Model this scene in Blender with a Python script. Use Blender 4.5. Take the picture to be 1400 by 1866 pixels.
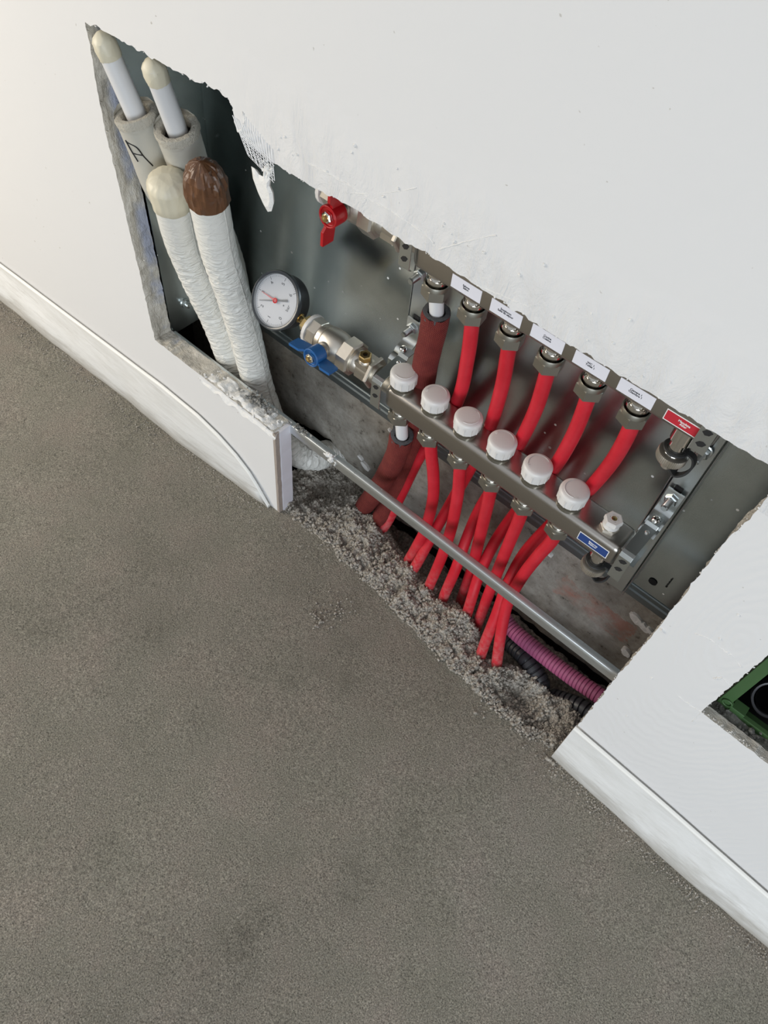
import bpy, bmesh, math, random
from mathutils import Vector, Matrix, Quaternion, noise
from mathutils.geometry import tessellate_polygon

random.seed(7)
C = bpy.context.scene.collection
for o in list(bpy.data.objects):
    bpy.data.objects.remove(o)

# ------------------------------------------------------------------ camera
# metres; floor z=0, plasterboard face y=0, room at y<0
RX = Vector((0.74727, 0.65989, 0.07832))      # camera right
RD = Vector((0.57895, -0.58864, -0.56419))    # camera down
RF = Vector((-0.32620, 0.46695, -0.82192))    # camera forward
EYE = Vector((0.0, -0.493, 1.09))
FOC = 1410.36
cd = bpy.data.cameras.new('camera')
cam = bpy.data.objects.new('camera', cd); C.objects.link(cam)
m = Matrix((RX, -RD, -RF)).transposed().to_4x4(); m.translation = EYE
cam.matrix_world = m
cd.sensor_fit = 'HORIZONTAL'; cd.sensor_width = 36.0; cd.lens = FOC * 36.0 / 1400.0
cd.clip_start = 0.01
bpy.context.scene.camera = cam

# ------------------------------------------------------------------ light
W = bpy.data.worlds.new('room_light'); bpy.context.scene.world = W
W.use_nodes = True
wn, wl = W.node_tree.nodes, W.node_tree.links
wn.clear()
wo = wn.new('ShaderNodeOutputWorld'); wb = wn.new('ShaderNodeBackground')
tc = wn.new('ShaderNodeTexCoord'); sx = wn.new('ShaderNodeSeparateXYZ')
wl.new(tc.outputs['Generated'], sx.inputs[0])
rp = wn.new('ShaderNodeValToRGB')      # a bright ceiling over a dimmer room
mp = wn.new('ShaderNodeMapRange'); mp.inputs[1].default_value = -0.2; mp.inputs[2].default_value = 0.9
wl.new(sx.outputs[2], mp.inputs[0]); wl.new(mp.outputs[0], rp.inputs[0])
rp.color_ramp.elements[0].color = (0.46, 0.46, 0.45, 1); rp.color_ramp.elements[1].color = (0.82, 0.86, 0.92, 1)
wl.new(rp.outputs[0], wb.inputs[0]); wb.inputs[1].default_value = 0.60
wl.new(wb.outputs[0], wo.inputs[0])

def area(name, loc, target, size, sy, power, col):
    l = bpy.data.lights.new(name, 'AREA'); l.shape = 'RECTANGLE'; l.size = size; l.size_y = sy
    l.energy = power; l.color = col
    o = bpy.data.objects.new(name, l); C.objects.link(o); o.location = loc
    o.rotation_euler = (Vector(target) - Vector(loc)).to_track_quat('-Z', 'Y').to_euler()
    return o
area('window_light', (-2.15, -1.15, 1.0), (-0.7, 0, 0.3), 0.9, 1.1, 30, (1.0, 0.90, 0.76))
area('right_fill_light', (1.3, -2.4, 0.75), (0.0, 0, 0.2), 1.8, 1.4, 49, (0.82, 0.91, 1.0))  # cool fill lamp added at the right front to brighten the niche

vs = bpy.context.scene.view_settings
vs.view_transform = 'Standard'; vs.look = 'None'; vs.gamma = 1.0; vs.use_curve_mapping = False
vs.exposure = 0.0

# ------------------------------------------------------------------ helpers
def P(u, v, y):                   # the point where the sight line meets a plane parallel to the wall
    d = RX * ((u - 700) / FOC) + RD * ((v - 933) / FOC) + RF
    return EYE + d * ((y - EYE.y) / d.y)

class MB:
    def __init__(s): s.v = []; s.f = []; s.m = []; s.sm = []
    def add(s, vs, fs, mi=0, smooth=True):
        b = len(s.v); s.v += [tuple(v) for v in vs]
        for f in fs: s.f.append([i + b for i in f]); s.m.append(mi); s.sm.append(smooth)
    def box(s, a, b, mi=0):
        x0, y0, z0 = a; x1, y1, z1 = b
        s.add([(x0,y0,z0),(x1,y0,z0),(x1,y1,z0),(x0,y1,z0),(x0,y0,z1),(x1,y0,z1),(x1,y1,z1),(x0,y1,z1)],
              [(0,3,2,1),(4,5,6,7),(0,1,5,4),(1,2,6,5),(2,3,7,6),(3,0,4,7)], mi, False)
    def lathe(s, o, ax, prof, n=32, mi=0, up=None, smooth=True, rib=None, cap=True, ph=0.0):
        """prof = [(distance along axis, radius)]"""
        o = Vector(o); ax = Vector(ax).normalized()
        u = Vector(up) if up else (Vector((0,0,1)) if abs(ax.z) < .9 else Vector((1,0,0)))
        u = (u - ax * u.dot(ax)).normalized(); w = ax.cross(u)
        vs = []
        for k, (t, r) in enumerate(prof):
            for i in range(n):
                a = 2 * math.pi * i / n + ph
                rr = r + (rib(k, i) if rib else 0)
                vs.append(o + ax * t + (u * math.cos(a) + w * math.sin(a)) * rr)
        fs = []
        for k in range(len(prof) - 1):
            for i in range(n):
                j = (i + 1) % n
                fs.append((k*n+i, k*n+j, (k+1)*n+j, (k+1)*n+i))
        if cap:
            fs.append(tuple(range(n))[::-1]); fs.append(tuple((len(prof)-1)*n + i for i in range(n)))
        s.add(vs, fs, mi, smooth)
    def hex(s, o, ax, t0, t1, r, mi=0, up=None, ph=0.0, ch=0.0015, n=6):
        s.lathe(o, ax, [(t0, r - ch), (t0 + ch*.7, r), (t1 - ch*.7, r), (t1, r - ch)], n, mi, up, False, ph=ph)
    def tube(s, pts, r, n=16, mi=0, wob=None, caps=True, ring=None):
        pts = [Vector(p) for p in pts]; vs = []; fs = []
        if not hasattr(s, 'tv'): s.tv = {}
        t = (pts[1] - pts[0]).normalized()
        u = t.orthogonal().normalized(); L = 0.0
        for k, p in enumerate(pts):
            if k: L += (p - pts[k-1]).length
            t2 = (pts[min(k+1, len(pts)-1)] - pts[max(k-1, 0)]).normalized()
            q = t.rotation_difference(t2); u = q @ u; t = t2
            u = (u - t * u.dot(t)).normalized(); w = t.cross(u)
            for i in range(n):
                a = 2*math.pi*i/n
                rr = r(L, k) if callable(r) else r
                if wob: rr += wob(L, a)
                s.tv[len(s.v)+len(vs)] = (math.cos(a), math.sin(a), L)
                vs.append(p + (u*math.cos(a) + w*math.sin(a)) * rr)
        for k in range(len(pts)-1):
            for i in range(n):
                j = (i+1) % n
                fs.append((k*n+i, k*n+j, (k+1)*n+j, (k+1)*n+i))
        if caps:
            fs.append(tuple(range(n))[::-1]); fs.append(tuple((len(pts)-1)*n+i for i in range(n)))
        s.add(vs, fs, mi, True)
    def strip(s, prof, x0, x1, th, mi=0, smooth=False):
        """sheet whose y,z profile is extruded along x, with a thickness"""
        n = len(prof); out = []
        for k in range(n):
            a = Vector(prof[max(k-1,0)]); b = Vector(prof[min(k+1,n-1)]); d = (b-a).normalized()
            nn = Vector((-d.y, d.x)); c = Vector(prof[k]); out.append((c + nn*th/2, c - nn*th/2))
        vs = []
        for a, b in out:
            vs += [(x0,a.x,a.y),(x1,a.x,a.y),(x1,b.x,b.y),(x0,b.x,b.y)]
        fs = []
        for k in range(n-1):
            for i in range(4):
                j = (i+1) % 4; fs.append((4*k+i, 4*(k+1)+i, 4*(k+1)+j, 4*k+j))
        fs.append((0,1,2,3)); fs.append((4*n-1,4*n-2,4*n-3,4*n-4))
        s.add(vs, fs, mi, smooth)
    def prism(s, pts2, fn0, fn1, mi=0, mside=None):
        """outline pts2 carried by fn0 and fn1 to two faces"""
        n = len(pts2)
        a = [fn0(p) for p in pts2]; b = [fn1(p) for p in pts2]
        tri = tessellate_polygon([[Vector((p[0], p[1], 0)) for p in pts2]])
        s.add(a + b, [tuple(t) for t in tri] + [tuple(n + i for i in t[::-1]) for t in tri], mi, False)
        s.add(a + b, [(i, (i+1) % n, n+(i+1) % n, n+i) for i in range(n)], mside if mside is not None else mi, False)
    def lump(s, p, r, mi=0, seed=None):
        p = Vector(p); q = Quaternion((random.random()-.5, random.random()-.5, random.random()-.5, random.random()-.5)).normalized()
        sc = [random.uniform(.65, 1.25) for _ in range(3)]
        vs = []
        for v in ICO_V:
            j = random.uniform(.78, 1.15)
            vs.append(p + q @ Vector((v[0]*r*j*sc[0], v[1]*r*j*sc[1], v[2]*r*j*sc[2])))
        s.add(vs, ICO_F, mi, False)
    def build(s, name, mats, parent=None, origin=None, kind=None, angle=40, merge=False, bevel=0):
        me = bpy.data.meshes.new(name)
        org = Vector(origin) if origin is not None else Vector((0,0,0))
        me.from_pydata([tuple(Vector(v) - org) for v in s.v], [], s.f)
        if getattr(s, 'tv', None):
            at = me.attributes.new('around', 'FLOAT_VECTOR', 'POINT'); buf = [0.0]*(3*len(s.v))
            for k_, v_ in s.tv.items(): buf[3*k_:3*k_+3] = v_
            at.data.foreach_set('vector', buf)
        me.polygons.foreach_set('material_index', s.m)
        me.polygons.foreach_set('use_smooth', s.sm)
        if not isinstance(mats, (list, tuple)): mats = [mats]
        for mm in mats: me.materials.append(mm)
        bm = bmesh.new(); bm.from_mesh(me)
        if merge: bmesh.ops.remove_doubles(bm, verts=bm.verts, dist=1e-5)
        bmesh.ops.recalc_face_normals(bm, faces=bm.faces)
        ca = math.radians(angle)
        for e in bm.edges:
            if len(e.link_faces) == 2:
                e.smooth = e.calc_face_angle(0) < ca
        bm.to_mesh(me); bm.free()
        o = bpy.data.objects.new(name, me); C.objects.link(o)
        o.location = org
        if parent is not None:
            o.parent = parent; o.location = org - parent_world(parent)
        if kind: o['kind'] = kind
        if bevel:
            b = o.modifiers.new('bevel', 'BEVEL'); b.width = bevel; b.segments = 2; b.limit_method = 'ANGLE'
        return o

def parent_world(p):
    w = Vector(p.location)
    while p.parent: p = p.parent; w += Vector(p.location)
    return w

_t = bmesh.new(); bmesh.ops.create_icosphere(_t, subdivisions=1, radius=1)
ICO_V = [tuple(v.co) for v in _t.verts]; ICO_F = [tuple(v.index for v in f.verts) for f in _t.faces]; _t.free()

def tag(o, label, cat, group=None, kind=None):
    o['label'] = label; o['category'] = cat
    if group: o['group'] = group
    if kind: o['kind'] = kind
    return o
def thing(name, label, cat, loc=(0,0,0), group=None):
    o = bpy.data.objects.new(name, None); o.empty_display_size = .02; C.objects.link(o); o.location = loc
    return tag(o, label, cat, group)
def spline(pts, n=10):
    pts = [Vector(p) for p in pts]; out = []
    q = [pts[0]*2 - pts[1]] + pts + [pts[-1]*2 - pts[-2]]
    for k in range(1, len(q)-2):
        a, b, c, d = q[k-1:k+3]
        for i in range(n):
            t = i/n
            out.append(.5*((2*b) + (c-a)*t + (2*a-5*b+4*c-d)*t*t + (3*b-a-3*c+d)*t**3))
    out.append(pts[-1]); return out
def nz(x, y=0, z=0, s=1.0): return noise.noise(Vector((x*s, y*s, z*s)))
def text(body, size, origin, right, up, mat, name, parent, bold=0.0, align='CENTER', ext=0.00012):
    c = bpy.data.curves.new(name, 'FONT'); c.body = body; c.size = size; c.align_x = align; c.align_y = 'CENTER'
    c.offset = bold; c.extrude = ext; c.space_line = 0.85; c.resolution_u = 3
    t = bpy.data.objects.new('tmp', c); C.objects.link(t)
    dg = bpy.context.evaluated_depsgraph_get(); dg.update()
    me = bpy.data.meshes.new_from_object(t.evaluated_get(dg)); bpy.data.objects.remove(t)
    right = Vector(right).normalized(); up = Vector(up); up = (up - right*up.dot(right)).normalized(); n = right.cross(up)
    M = Matrix((right, up, n)).transposed().to_4x4()
    M.translation = Vector(origin); pw = parent_world(parent)
    me.transform(Matrix.Translation(-Vector(origin)) @ M)
    me.materials.clear(); me.materials.append(mat)
    o = bpy.data.objects.new(name, me); C.objects.link(o); o.parent = parent; o.location = Vector(origin) - pw
    return o

# ------------------------------------------------------------------ materials
def mat(name, col, rough=.5, metal=0.0, **k):
    m = bpy.data.materials.new(name); m.use_nodes = True
    b = m.node_tree.nodes['Principled BSDF']
    b.inputs['Base Color'].default_value = (*col, 1); b.inputs['Roughness'].default_value = rough
    b.inputs['Metallic'].default_value = metal
    for a, v in k.items(): b.inputs[a.replace('_', ' ')].default_value = v
    return m
def nd(m, t, **k):
    n = m.node_tree.nodes.new(t)
    for a, v in k.items():
        if a in n.inputs: n.inputs[a].default_value = v
        else: setattr(n, a, v)
    return n
def lk(m, a, b): m.node_tree.links.new(a, b)
def coords(m, scale=(1,1,1), rot=(0,0,0)):
    g = nd(m, 'ShaderNodeNewGeometry'); mp = nd(m, 'ShaderNodeMapping')
    mp.inputs['Scale'].default_value = scale; mp.inputs['Rotation'].default_value = rot
    lk(m, g.outputs['Position'], mp.inputs[0]); return mp.outputs[0]
def ntex(m, scale, detail=4, rough=.6, co=None, dist=0):
    n = nd(m, 'ShaderNodeTexNoise'); n.inputs['Scale'].default_value = scale; n.inputs['Detail'].default_value = detail
    n.inputs['Roughness'].default_value = rough; n.inputs['Distortion'].default_value = dist
    lk(m, co if co is not None else coords(m), n.inputs['Vector']); return n.outputs[0]
def ramp(m, fac, stops):
    r = nd(m, 'ShaderNodeValToRGB'); e = r.color_ramp.elements
    while len(e) < len(stops): e.new(.5)
    for x, (p, c) in zip(e, stops):
        x.position = p; x.color = (*c, 1) if len(c) == 3 else c
    lk(m, fac, r.inputs[0]); return r.outputs[0]
def mixc(m, fac, a, b):
    n = nd(m, 'ShaderNodeMix', data_type='RGBA')
    for i, v in ((0, fac), (6, a), (7, b)):
        if isinstance(v, (tuple, float, int)): n.inputs[i].default_value = v if not isinstance(v, tuple) else (*v, 1)
        else: lk(m, v, n.inputs[i])
    return n.outputs[2]
def math_(m, op, a, b=0.0, c=None):
    n = nd(m, 'ShaderNodeMath', operation=op)
    for i, v in enumerate((a, b) if c is None else (a, b, c)):
        if isinstance(v, (float, int)): n.inputs[i].default_value = v
        else: lk(m, v, n.inputs[i])
    return n.outputs[0]
def setcol(m, c): lk(m, c, m.node_tree.nodes['Principled BSDF'].inputs['Base Color'])
def bump(m, h, strength=.5, dist=.001):
    b = nd(m, 'ShaderNodeBump'); b.inputs['Strength'].default_value = strength; b.inputs['Distance'].default_value = dist
    lk(m, h, b.inputs['Height'])
    p = m.node_tree.nodes['Principled BSDF'].inputs['Normal']
    if p.is_linked: lk(m, p.links[0].from_socket, b.inputs['Normal'])
    lk(m, b.outputs[0], p)

# screed
M_floor = mat('screed', (.2,.19,.17), .95, Specular_IOR_Level=.15)
big = ntex(M_floor, 2.2, 4, .6)
base = ramp(M_floor, big, [(.3, (.245,.225,.192)), (.55, (.31,.292,.246)), (.75, (.355,.33,.295))])
tint = ntex(M_floor, 9, 5, .65)
base = mixc(M_floor, math_(M_floor, 'MULTIPLY', tint, .55), base, ramp(M_floor, tint, [(.35, (.235,.245,.20)), (.5, (.315,.293,.255)), (.65, (.355,.298,.265))]))
blot = ramp(M_floor, ntex(M_floor, 4.5, 6, .75), [(.30, (1,1,1)), (.40, (0,0,0))])
base = mixc(M_floor, math_(M_floor, 'MULTIPLY', blot, .5), base, (.15,.135,.115))
gr = ntex(M_floor, 520, 3, .8)
fine = ramp(M_floor, gr, [(.30, (.22,.215,.21)), (.44, (.80,.79,.77)), (.55, (1.12,1.11,1.08)), (.70, (1.9,1.87,1.8))])
mm_ = nd(M_floor, 'ShaderNodeMix', data_type='RGBA', blend_type='MULTIPLY'); mm_.inputs[0].default_value = 1.0
lk(M_floor, base, mm_.inputs[6]); lk(M_floor, fine, mm_.inputs[7])
pit = ntex(M_floor, 60, 5, .75); pm = ramp(M_floor, pit, [(.25, (.25,.23,.22)), (.34, (1,1,1))])
m2_ = nd(M_floor, 'ShaderNodeMix', data_type='RGBA', blend_type='MULTIPLY'); m2_.inputs[0].default_value = .9
lk(M_floor, mm_.outputs[2], m2_.inputs[6]); lk(M_floor, pm, m2_.inputs[7]); setcol(M_floor, m2_.outputs[2])
bump(M_floor, gr, 1.0, .0030); bump(M_floor, pit, .9, .006)

M_rub = mat('mortar crumbs', (.3,.28,.26), .97, Specular_IOR_Level=.1)
setcol(M_rub, ramp(M_rub, ntex(M_rub, 260, 4, .7), [(.3, (.13,.118,.10)), (.5, (.35,.32,.277)), (.7, (.58,.54,.48))]))
bump(M_rub, ntex(M_rub, 420, 3, .7), .8, .0015)

# painted board
M_wall = mat('white emulsion', (.80,.795,.78), .62, Specular_IOR_Level=.3)
g = nd(M_wall, 'ShaderNodeNewGeometry'); sp = nd(M_wall, 'ShaderNodeSeparateXYZ'); lk(M_wall, g.outputs['Position'], sp.inputs[0])
# rough filler band above the opening
zb = nd(M_wall, 'ShaderNodeMapRange'); zb.inputs[1].default_value = .645; zb.inputs[2].default_value = .735
zb.inputs[3].default_value = 1; zb.inputs[4].default_value = 0
zn = math_(M_wall, 'ADD', sp.outputs[2], math_(M_wall, 'MULTIPLY', math_(M_wall, 'SUBTRACT', ntex(M_wall, 9, 4, .6), .5), .09))
lk(M_wall, zn, zb.inputs[0])
zl = math_(M_wall, 'GREATER_THAN', sp.outputs[2], .60)
xr = nd(M_wall, 'ShaderNodeMapRange'); xr.inputs[1].default_value = -.66; xr.inputs[2].default_value = -.5; lk(M_wall, sp.outputs[0], xr.inputs[0])
band = math_(M_wall, 'MULTIPLY', math_(M_wall, 'MULTIPLY', zb.outputs[0], zl), xr.outputs[0])
sc1 = ntex(M_wall, 42, 7, .68, coords(M_wall, (1, 1, .45), (0, .5, 0)), .6)
bump(M_wall, math_(M_wall, 'MULTIPLY', sc1, band), .8, .007)
# trowel sweeps on the right pier
wv = nd(M_wall, 'ShaderNodeTexWave', wave_type='RINGS', rings_direction='Y'); wv.inputs['Scale'].default_value = 34; wv.inputs['Distortion'].default_value = 6
wv.inputs['Detail'].default_value = 3; wv.inputs['Detail Scale'].default_value = 1.1
mpw = nd(M_wall, 'ShaderNodeMapping'); mpw.inputs['Location'].default_value = (-.11, 0, -.22); mpw.inputs['Scale'].default_value = (1.3, 1, .5); lk(M_wall, g.outputs['Position'], mpw.inputs[0]); lk(M_wall, mpw.outputs[0], wv.inputs['Vector'])
xr2 = nd(M_wall, 'ShaderNodeMapRange'); xr2.inputs[1].default_value = .0; xr2.inputs[2].default_value = .05; lk(M_wall, sp.outputs[0], xr2.inputs[0])
patch = ramp(M_wall, ntex(M_wall, 5, 3, .5), [(.38, (0,0,0)), (.5, (1,1,1))])
bump(M_wall, math_(M_wall, 'MULTIPLY', math_(M_wall, 'MULTIPLY', wv.outputs[1], xr2.outputs[0]), patch), .15, .0014)
bump(M_wall, ntex(M_wall, 14, 5, .55), .25, .004)
bump(M_wall, ntex(M_wall, 400, 2, .5), .08, .0006)
spk = ntex(M_wall, 120, 2, .5)
setcol(M_wall, mixc(M_wall, ramp(M_wall, spk, [(.73, (0,0,0)), (.76, (1,1,1))]), (.70,.695,.688), (.5,.48,.45)))

M_fill = mat('white filler', (.78,.77,.745), .7); bump(M_fill, ntex(M_fill, 90, 5, .7), .9, .004)
M_cut = mat('gypsum cut edge', (.40,.38,.34), .95)
cn = ntex(M_cut, 38, 6, .7, coords(M_cut, (1, 1.6, .7)))
cb = ntex(M_cut, 16, 4, .6)
cc = ramp(M_cut, cn, [(.3, (.36,.335,.29)), (.5, (.55,.52,.46)), (.68, (.70,.67,.61))])
gy = nd(M_cut, 'ShaderNodeNewGeometry'); sy_ = nd(M_cut, 'ShaderNodeSeparateXYZ'); lk(M_cut, gy.outputs['Position'], sy_.inputs[0])
yr = nd(M_cut, 'ShaderNodeMapRange'); yr.inputs[1].default_value = .010; yr.inputs[2].default_value = .020; lk(M_cut, sy_.outputs[1], yr.inputs[0])
bl = math_(M_cut, 'MULTIPLY', yr.outputs[0], math_(M_cut, 'MULTIPLY', math_(M_cut, 'LESS_THAN', sy_.outputs[0], -.8), ramp(M_cut, cb, [(.45, (0,0,0)), (.6, (.8,.8,.8))])))
setcol(M_cut, mixc(M_cut, bl, cc, (.33,.37,.50)))
bump(M_cut, cn, 1.0, .006); bump(M_cut, ntex(M_cut, 160, 4, .7), .6, .002)
M_paper = mat('lilac white board paper', (.70,.69,.74), .6)
M_core = mat('board core', (.34,.29,.25), .95); bump(M_core, ntex(M_core, 200, 4, .7), .8, .002)

M_foam = mat('edge foam', (.66,.66,.64), .6)
fn = ntex(M_foam, 30, 6, .7, coords(M_foam, (.35, 1, 2.5)))
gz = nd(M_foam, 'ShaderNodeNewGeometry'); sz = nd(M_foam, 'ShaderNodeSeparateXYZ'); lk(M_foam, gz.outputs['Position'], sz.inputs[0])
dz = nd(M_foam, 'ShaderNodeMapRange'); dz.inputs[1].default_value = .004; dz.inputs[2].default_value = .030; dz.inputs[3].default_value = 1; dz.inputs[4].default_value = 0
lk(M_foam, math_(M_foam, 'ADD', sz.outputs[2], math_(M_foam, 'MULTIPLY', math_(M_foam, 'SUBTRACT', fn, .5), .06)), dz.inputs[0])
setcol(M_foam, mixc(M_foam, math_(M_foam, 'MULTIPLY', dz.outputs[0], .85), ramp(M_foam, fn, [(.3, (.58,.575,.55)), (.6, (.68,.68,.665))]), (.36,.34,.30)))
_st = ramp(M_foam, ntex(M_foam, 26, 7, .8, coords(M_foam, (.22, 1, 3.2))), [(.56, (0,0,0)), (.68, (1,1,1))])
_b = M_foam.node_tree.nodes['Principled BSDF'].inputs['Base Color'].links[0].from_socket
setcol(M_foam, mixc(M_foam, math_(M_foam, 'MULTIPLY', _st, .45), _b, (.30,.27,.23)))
bump(M_foam, ntex(M_foam, 60, 5, .7, coords(M_foam, (.3, 1, 2))), .35, .002)
M_bead = mat('paint bead', (.80,.79,.75), .5)

M_galv = mat('galvanised sheet', (.42,.45,.45), .24, 1.0)
gn = ntex(M_galv, 7, 4, .6)
fl = nd(M_galv, 'ShaderNodeTexVoronoi'); fl.inputs['Scale'].default_value = 42; fl.inputs['Randomness'].default_value = 1; lk(M_galv, coords(M_galv), fl.inputs['Vector'])
fsz = ntex(M_galv, 23, 2, .5)
sel = math_(M_galv, 'MULTIPLY', math_(M_galv, 'LESS_THAN', fl.outputs['Distance'], math_(M_galv, 'MULTIPLY', fsz, .13)), math_(M_galv, 'GREATER_THAN', fsz, .46))
setcol(M_galv, mixc(M_galv, sel, ramp(M_galv, gn, [(.3, (.46,.52,.53)), (.7, (.70,.76,.76))]), (.75,.75,.72)))
lk(M_galv, math_(M_galv, 'ADD', math_(M_galv, 'MULTIPLY', gn, .30), math_(M_galv, 'ADD', math_(M_galv, 'MULTIPLY', sel, .4), .07)), M_galv.node_tree.nodes['Principled BSDF'].inputs['Roughness'])
lk(M_galv, math_(M_galv, 'SUBTRACT', 1.0, sel), M_galv.node_tree.nodes['Principled BSDF'].inputs['Metallic'])
bump(M_galv, ntex(M_galv, 11, 2, .4), .12, .004)
M_zinc = mat('zinc plate', (.66,.70,.70), .28, 1.0); bump(M_zinc, ntex(M_zinc, 40, 3), .1, .001)
M_bar = mat('galvanised bar', (.70,.73,.73), .42, 1.0); bump(M_bar, ntex(M_bar, 60, 3), .2, .001)
M_steel = mat('brushed steel', (.50,.47,.43), .3, 1.0)
bn = ntex(M_steel, 40, 4, .6, coords(M_steel, (.6, 14, 14)))
bump(M_steel, bn, .08, .0008)
M_nick = mat('nickel', (.66,.62,.55), .4, 1.0); bump(M_nick, ntex(M_nick, 180, 3), .12, .0006)
M_nickd = mat('dull nickel', (.36,.345,.30), .42, 1.0)
M_chrome = mat('bright chrome', (.82,.80,.76), .08, 1.0)
M_brass = mat('brass', (.62,.45,.20), .3, 1.0)
M_dark = mat('hole shadow black', (.01,.01,.01), .7)
M_black = mat('black plastic', (.012,.012,.013), .45)
M_rubber = mat('black rubber', (.02,.02,.02), .55)
M_white = mat('white plastic cap', (.70,.68,.655), .38)
M_whp = mat('white pipe', (.68,.68,.68), .33)
M_red = mat('red pipe', (.66,.018,.035), .42, Subsurface_Weight=.0)
rn = ntex(M_red, 22, 5, .7)
gzr = nd(M_red, 'ShaderNodeNewGeometry'); szr = nd(M_red, 'ShaderNodeSeparateXYZ'); lk(M_red, gzr.outputs['Position'], szr.inputs[0])
dr = nd(M_red, 'ShaderNodeMapRange'); dr.inputs[1].default_value = .005; dr.inputs[2].default_value = .085; dr.inputs[3].default_value = 1; dr.inputs[4].default_value = 0
lk(M_red, szr.outputs[2], dr.inputs[0])
dust = math_(M_red, 'MULTIPLY', dr.outputs[0], ramp(M_red, ntex(M_red, 120, 5, .75), [(.42, (.12,.12,.12)), (.62, (1,1,1))]))
setcol(M_red, mixc(M_red, math_(M_red, 'MULTIPLY', dust, .42), ramp(M_red, rn, [(.35, (.50,.010,.022)), (.65, (.60,.020,.036))]), (.50,.36,.33)))
M_rh = mat('red handle', (.42,.006,.01), .35)
M_bh = mat('blue handle', (.015,.10,.29), .38)
# braided sheath
M_sh = mat('dark red sheath', (.22,.02,.018), .75)
def around(m, ka, kl):
    at = nd(m, 'ShaderNodeAttribute'); at.attribute_name = 'around'; sp_ = nd(m, 'ShaderNodeSeparateXYZ'); lk(m, at.outputs['Vector'], sp_.inputs[0])
    ang = math_(m, 'ARCTAN2', sp_.outputs[1], sp_.outputs[0])
    return math_(m, 'MULTIPLY', ang, ka), math_(m, 'MULTIPLY', sp_.outputs[2], kl), at.outputs['Vector']
A1_, L1_, AV_ = around(M_sh, 44, 2300)
wv_ = math_(M_sh, 'MULTIPLY_ADD', math_(M_sh, 'MULTIPLY', math_(M_sh, 'SINE', A1_), math_(M_sh, 'SINE', L1_)), .5, .5)
rib_ = math_(M_sh, 'MULTIPLY_ADD', math_(M_sh, 'SINE', A1_), .5, .5)
shn = ntex(M_sh, 60, 4, .7)
setcol(M_sh, ramp(M_sh, math_(M_sh, 'ADD', math_(M_sh, 'MULTIPLY', wv_, .6), math_(M_sh, 'MULTIPLY', shn, .5)), [(.25, (.07,.003,.003)), (.55, (.15,.008,.007)), (.85, (.28,.055,.035))]))
bump(M_sh, math_(M_sh, 'ADD', wv_, rib_), .7, .0010)
M_wool = mat('grey foam lining', (.10,.10,.105), .95); bump(M_wool, ntex(M_wool, 300, 4, .8), 1, .003)
# insulation foils
M_foil = mat('wrapped white film', (.76,.75,.70), .42)
_, Lf, AVf = around(M_foil, 1, 1)
mpf = nd(M_foil, 'ShaderNodeMapping'); mpf.inputs['Scale'].default_value = (.75, .75, 85); lk(M_foil, AVf, mpf.inputs[0])
wf = ntex(M_foil, 1.5, 2, .45, mpf.outputs[0], .5)
mpf2 = nd(M_foil, 'ShaderNodeMapping'); mpf2.inputs['Scale'].default_value = (2.2, 2.2, 14); lk(M_foil, AVf, mpf2.inputs[0])
wf2 = ntex(M_foil, 1.6, 3, .5, mpf2.outputs[0])
fade = nd(M_foil, 'ShaderNodeMapRange'); fade.inputs[1].default_value = .03; fade.inputs[2].default_value = .16; fade.inputs[3].default_value = .25; lk(M_foil, Lf, fade.inputs[0])
rid = math_(M_foil, 'POWER', math_(M_foil, 'SUBTRACT', 1.0, math_(M_foil, 'ABSOLUTE', math_(M_foil, 'MULTIPLY', math_(M_foil, 'SUBTRACT', wf, .5), 5.0))), 2.0)
bump(M_foil, math_(M_foil, 'MULTIPLY', math_(M_foil, 'MULTIPLY', rid, wf2), fade.outputs[0]), .7, .0034)
M_ins = mat('grey foam sleeve', (.50,.485,.43), .55); bump(M_ins, ntex(M_ins, 60, 3, .6), .3, .002)
M_cream = mat('cream masking tape', (.66,.61,.47), .45)
M_brown = mat('brown packing tape', (.125,.055,.024), .38)
for q in (M_cream, M_brown):
    w_ = nd(q, 'ShaderNodeTexVoronoi'); w_.feature = 'F1'; w_.inputs['Scale'].default_value = 75; lk(q, coords(q, (1,1,.6)), w_.inputs['Vector'])
    bump(q, w_.outputs['Distance'], .65 if q is M_brown else .22, .006)
M_foamrim = mat('cut foam rim', (.50,.47,.40), .95); bump(M_foamrim, ntex(M_foamrim, 260, 4, .7), 1, .003)
M_ink = mat('marker ink', (.01,.01,.012), .6)
M_lab = mat('white label', (.72,.72,.78), .45)
M_labr = mat('red label', (.48,.02,.035), .45); M_labb = mat('blue label', (.018,.05,.19), .45)
M_labw = mat('white print', (.85,.85,.85), .5)
M_dial = mat('dial face', (.50,.50,.52), .5)
M_glass = mat('gauge glass', (.9,.95,1), .03, 0, Alpha=.10)
M_rim = mat('clear gauge rim', (.045,.05,.055), .12, .0)
M_needle = mat('red needle', (.55,.01,.015), .4)
M_mag = mat('magenta conduit', (.33,.085,.175), .42); bump(M_mag, ntex(M_mag, 90, 3), .2, .001)
M_cond = mat('black conduit', (.03,.03,.034), .35)
M_green = mat('green box plastic', (.06,.13,.045), .45)
M_mort = mat('grey mortar', (.30,.29,.27), .95)
setcol(M_mort, ramp(M_mort, ntex(M_mort, 60, 5, .7), [(.3, (.13,.13,.12)), (.6, (.42,.41,.38))])); bump(M_mort, ntex(M_mort, 90, 5, .75), 1, .008)
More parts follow.
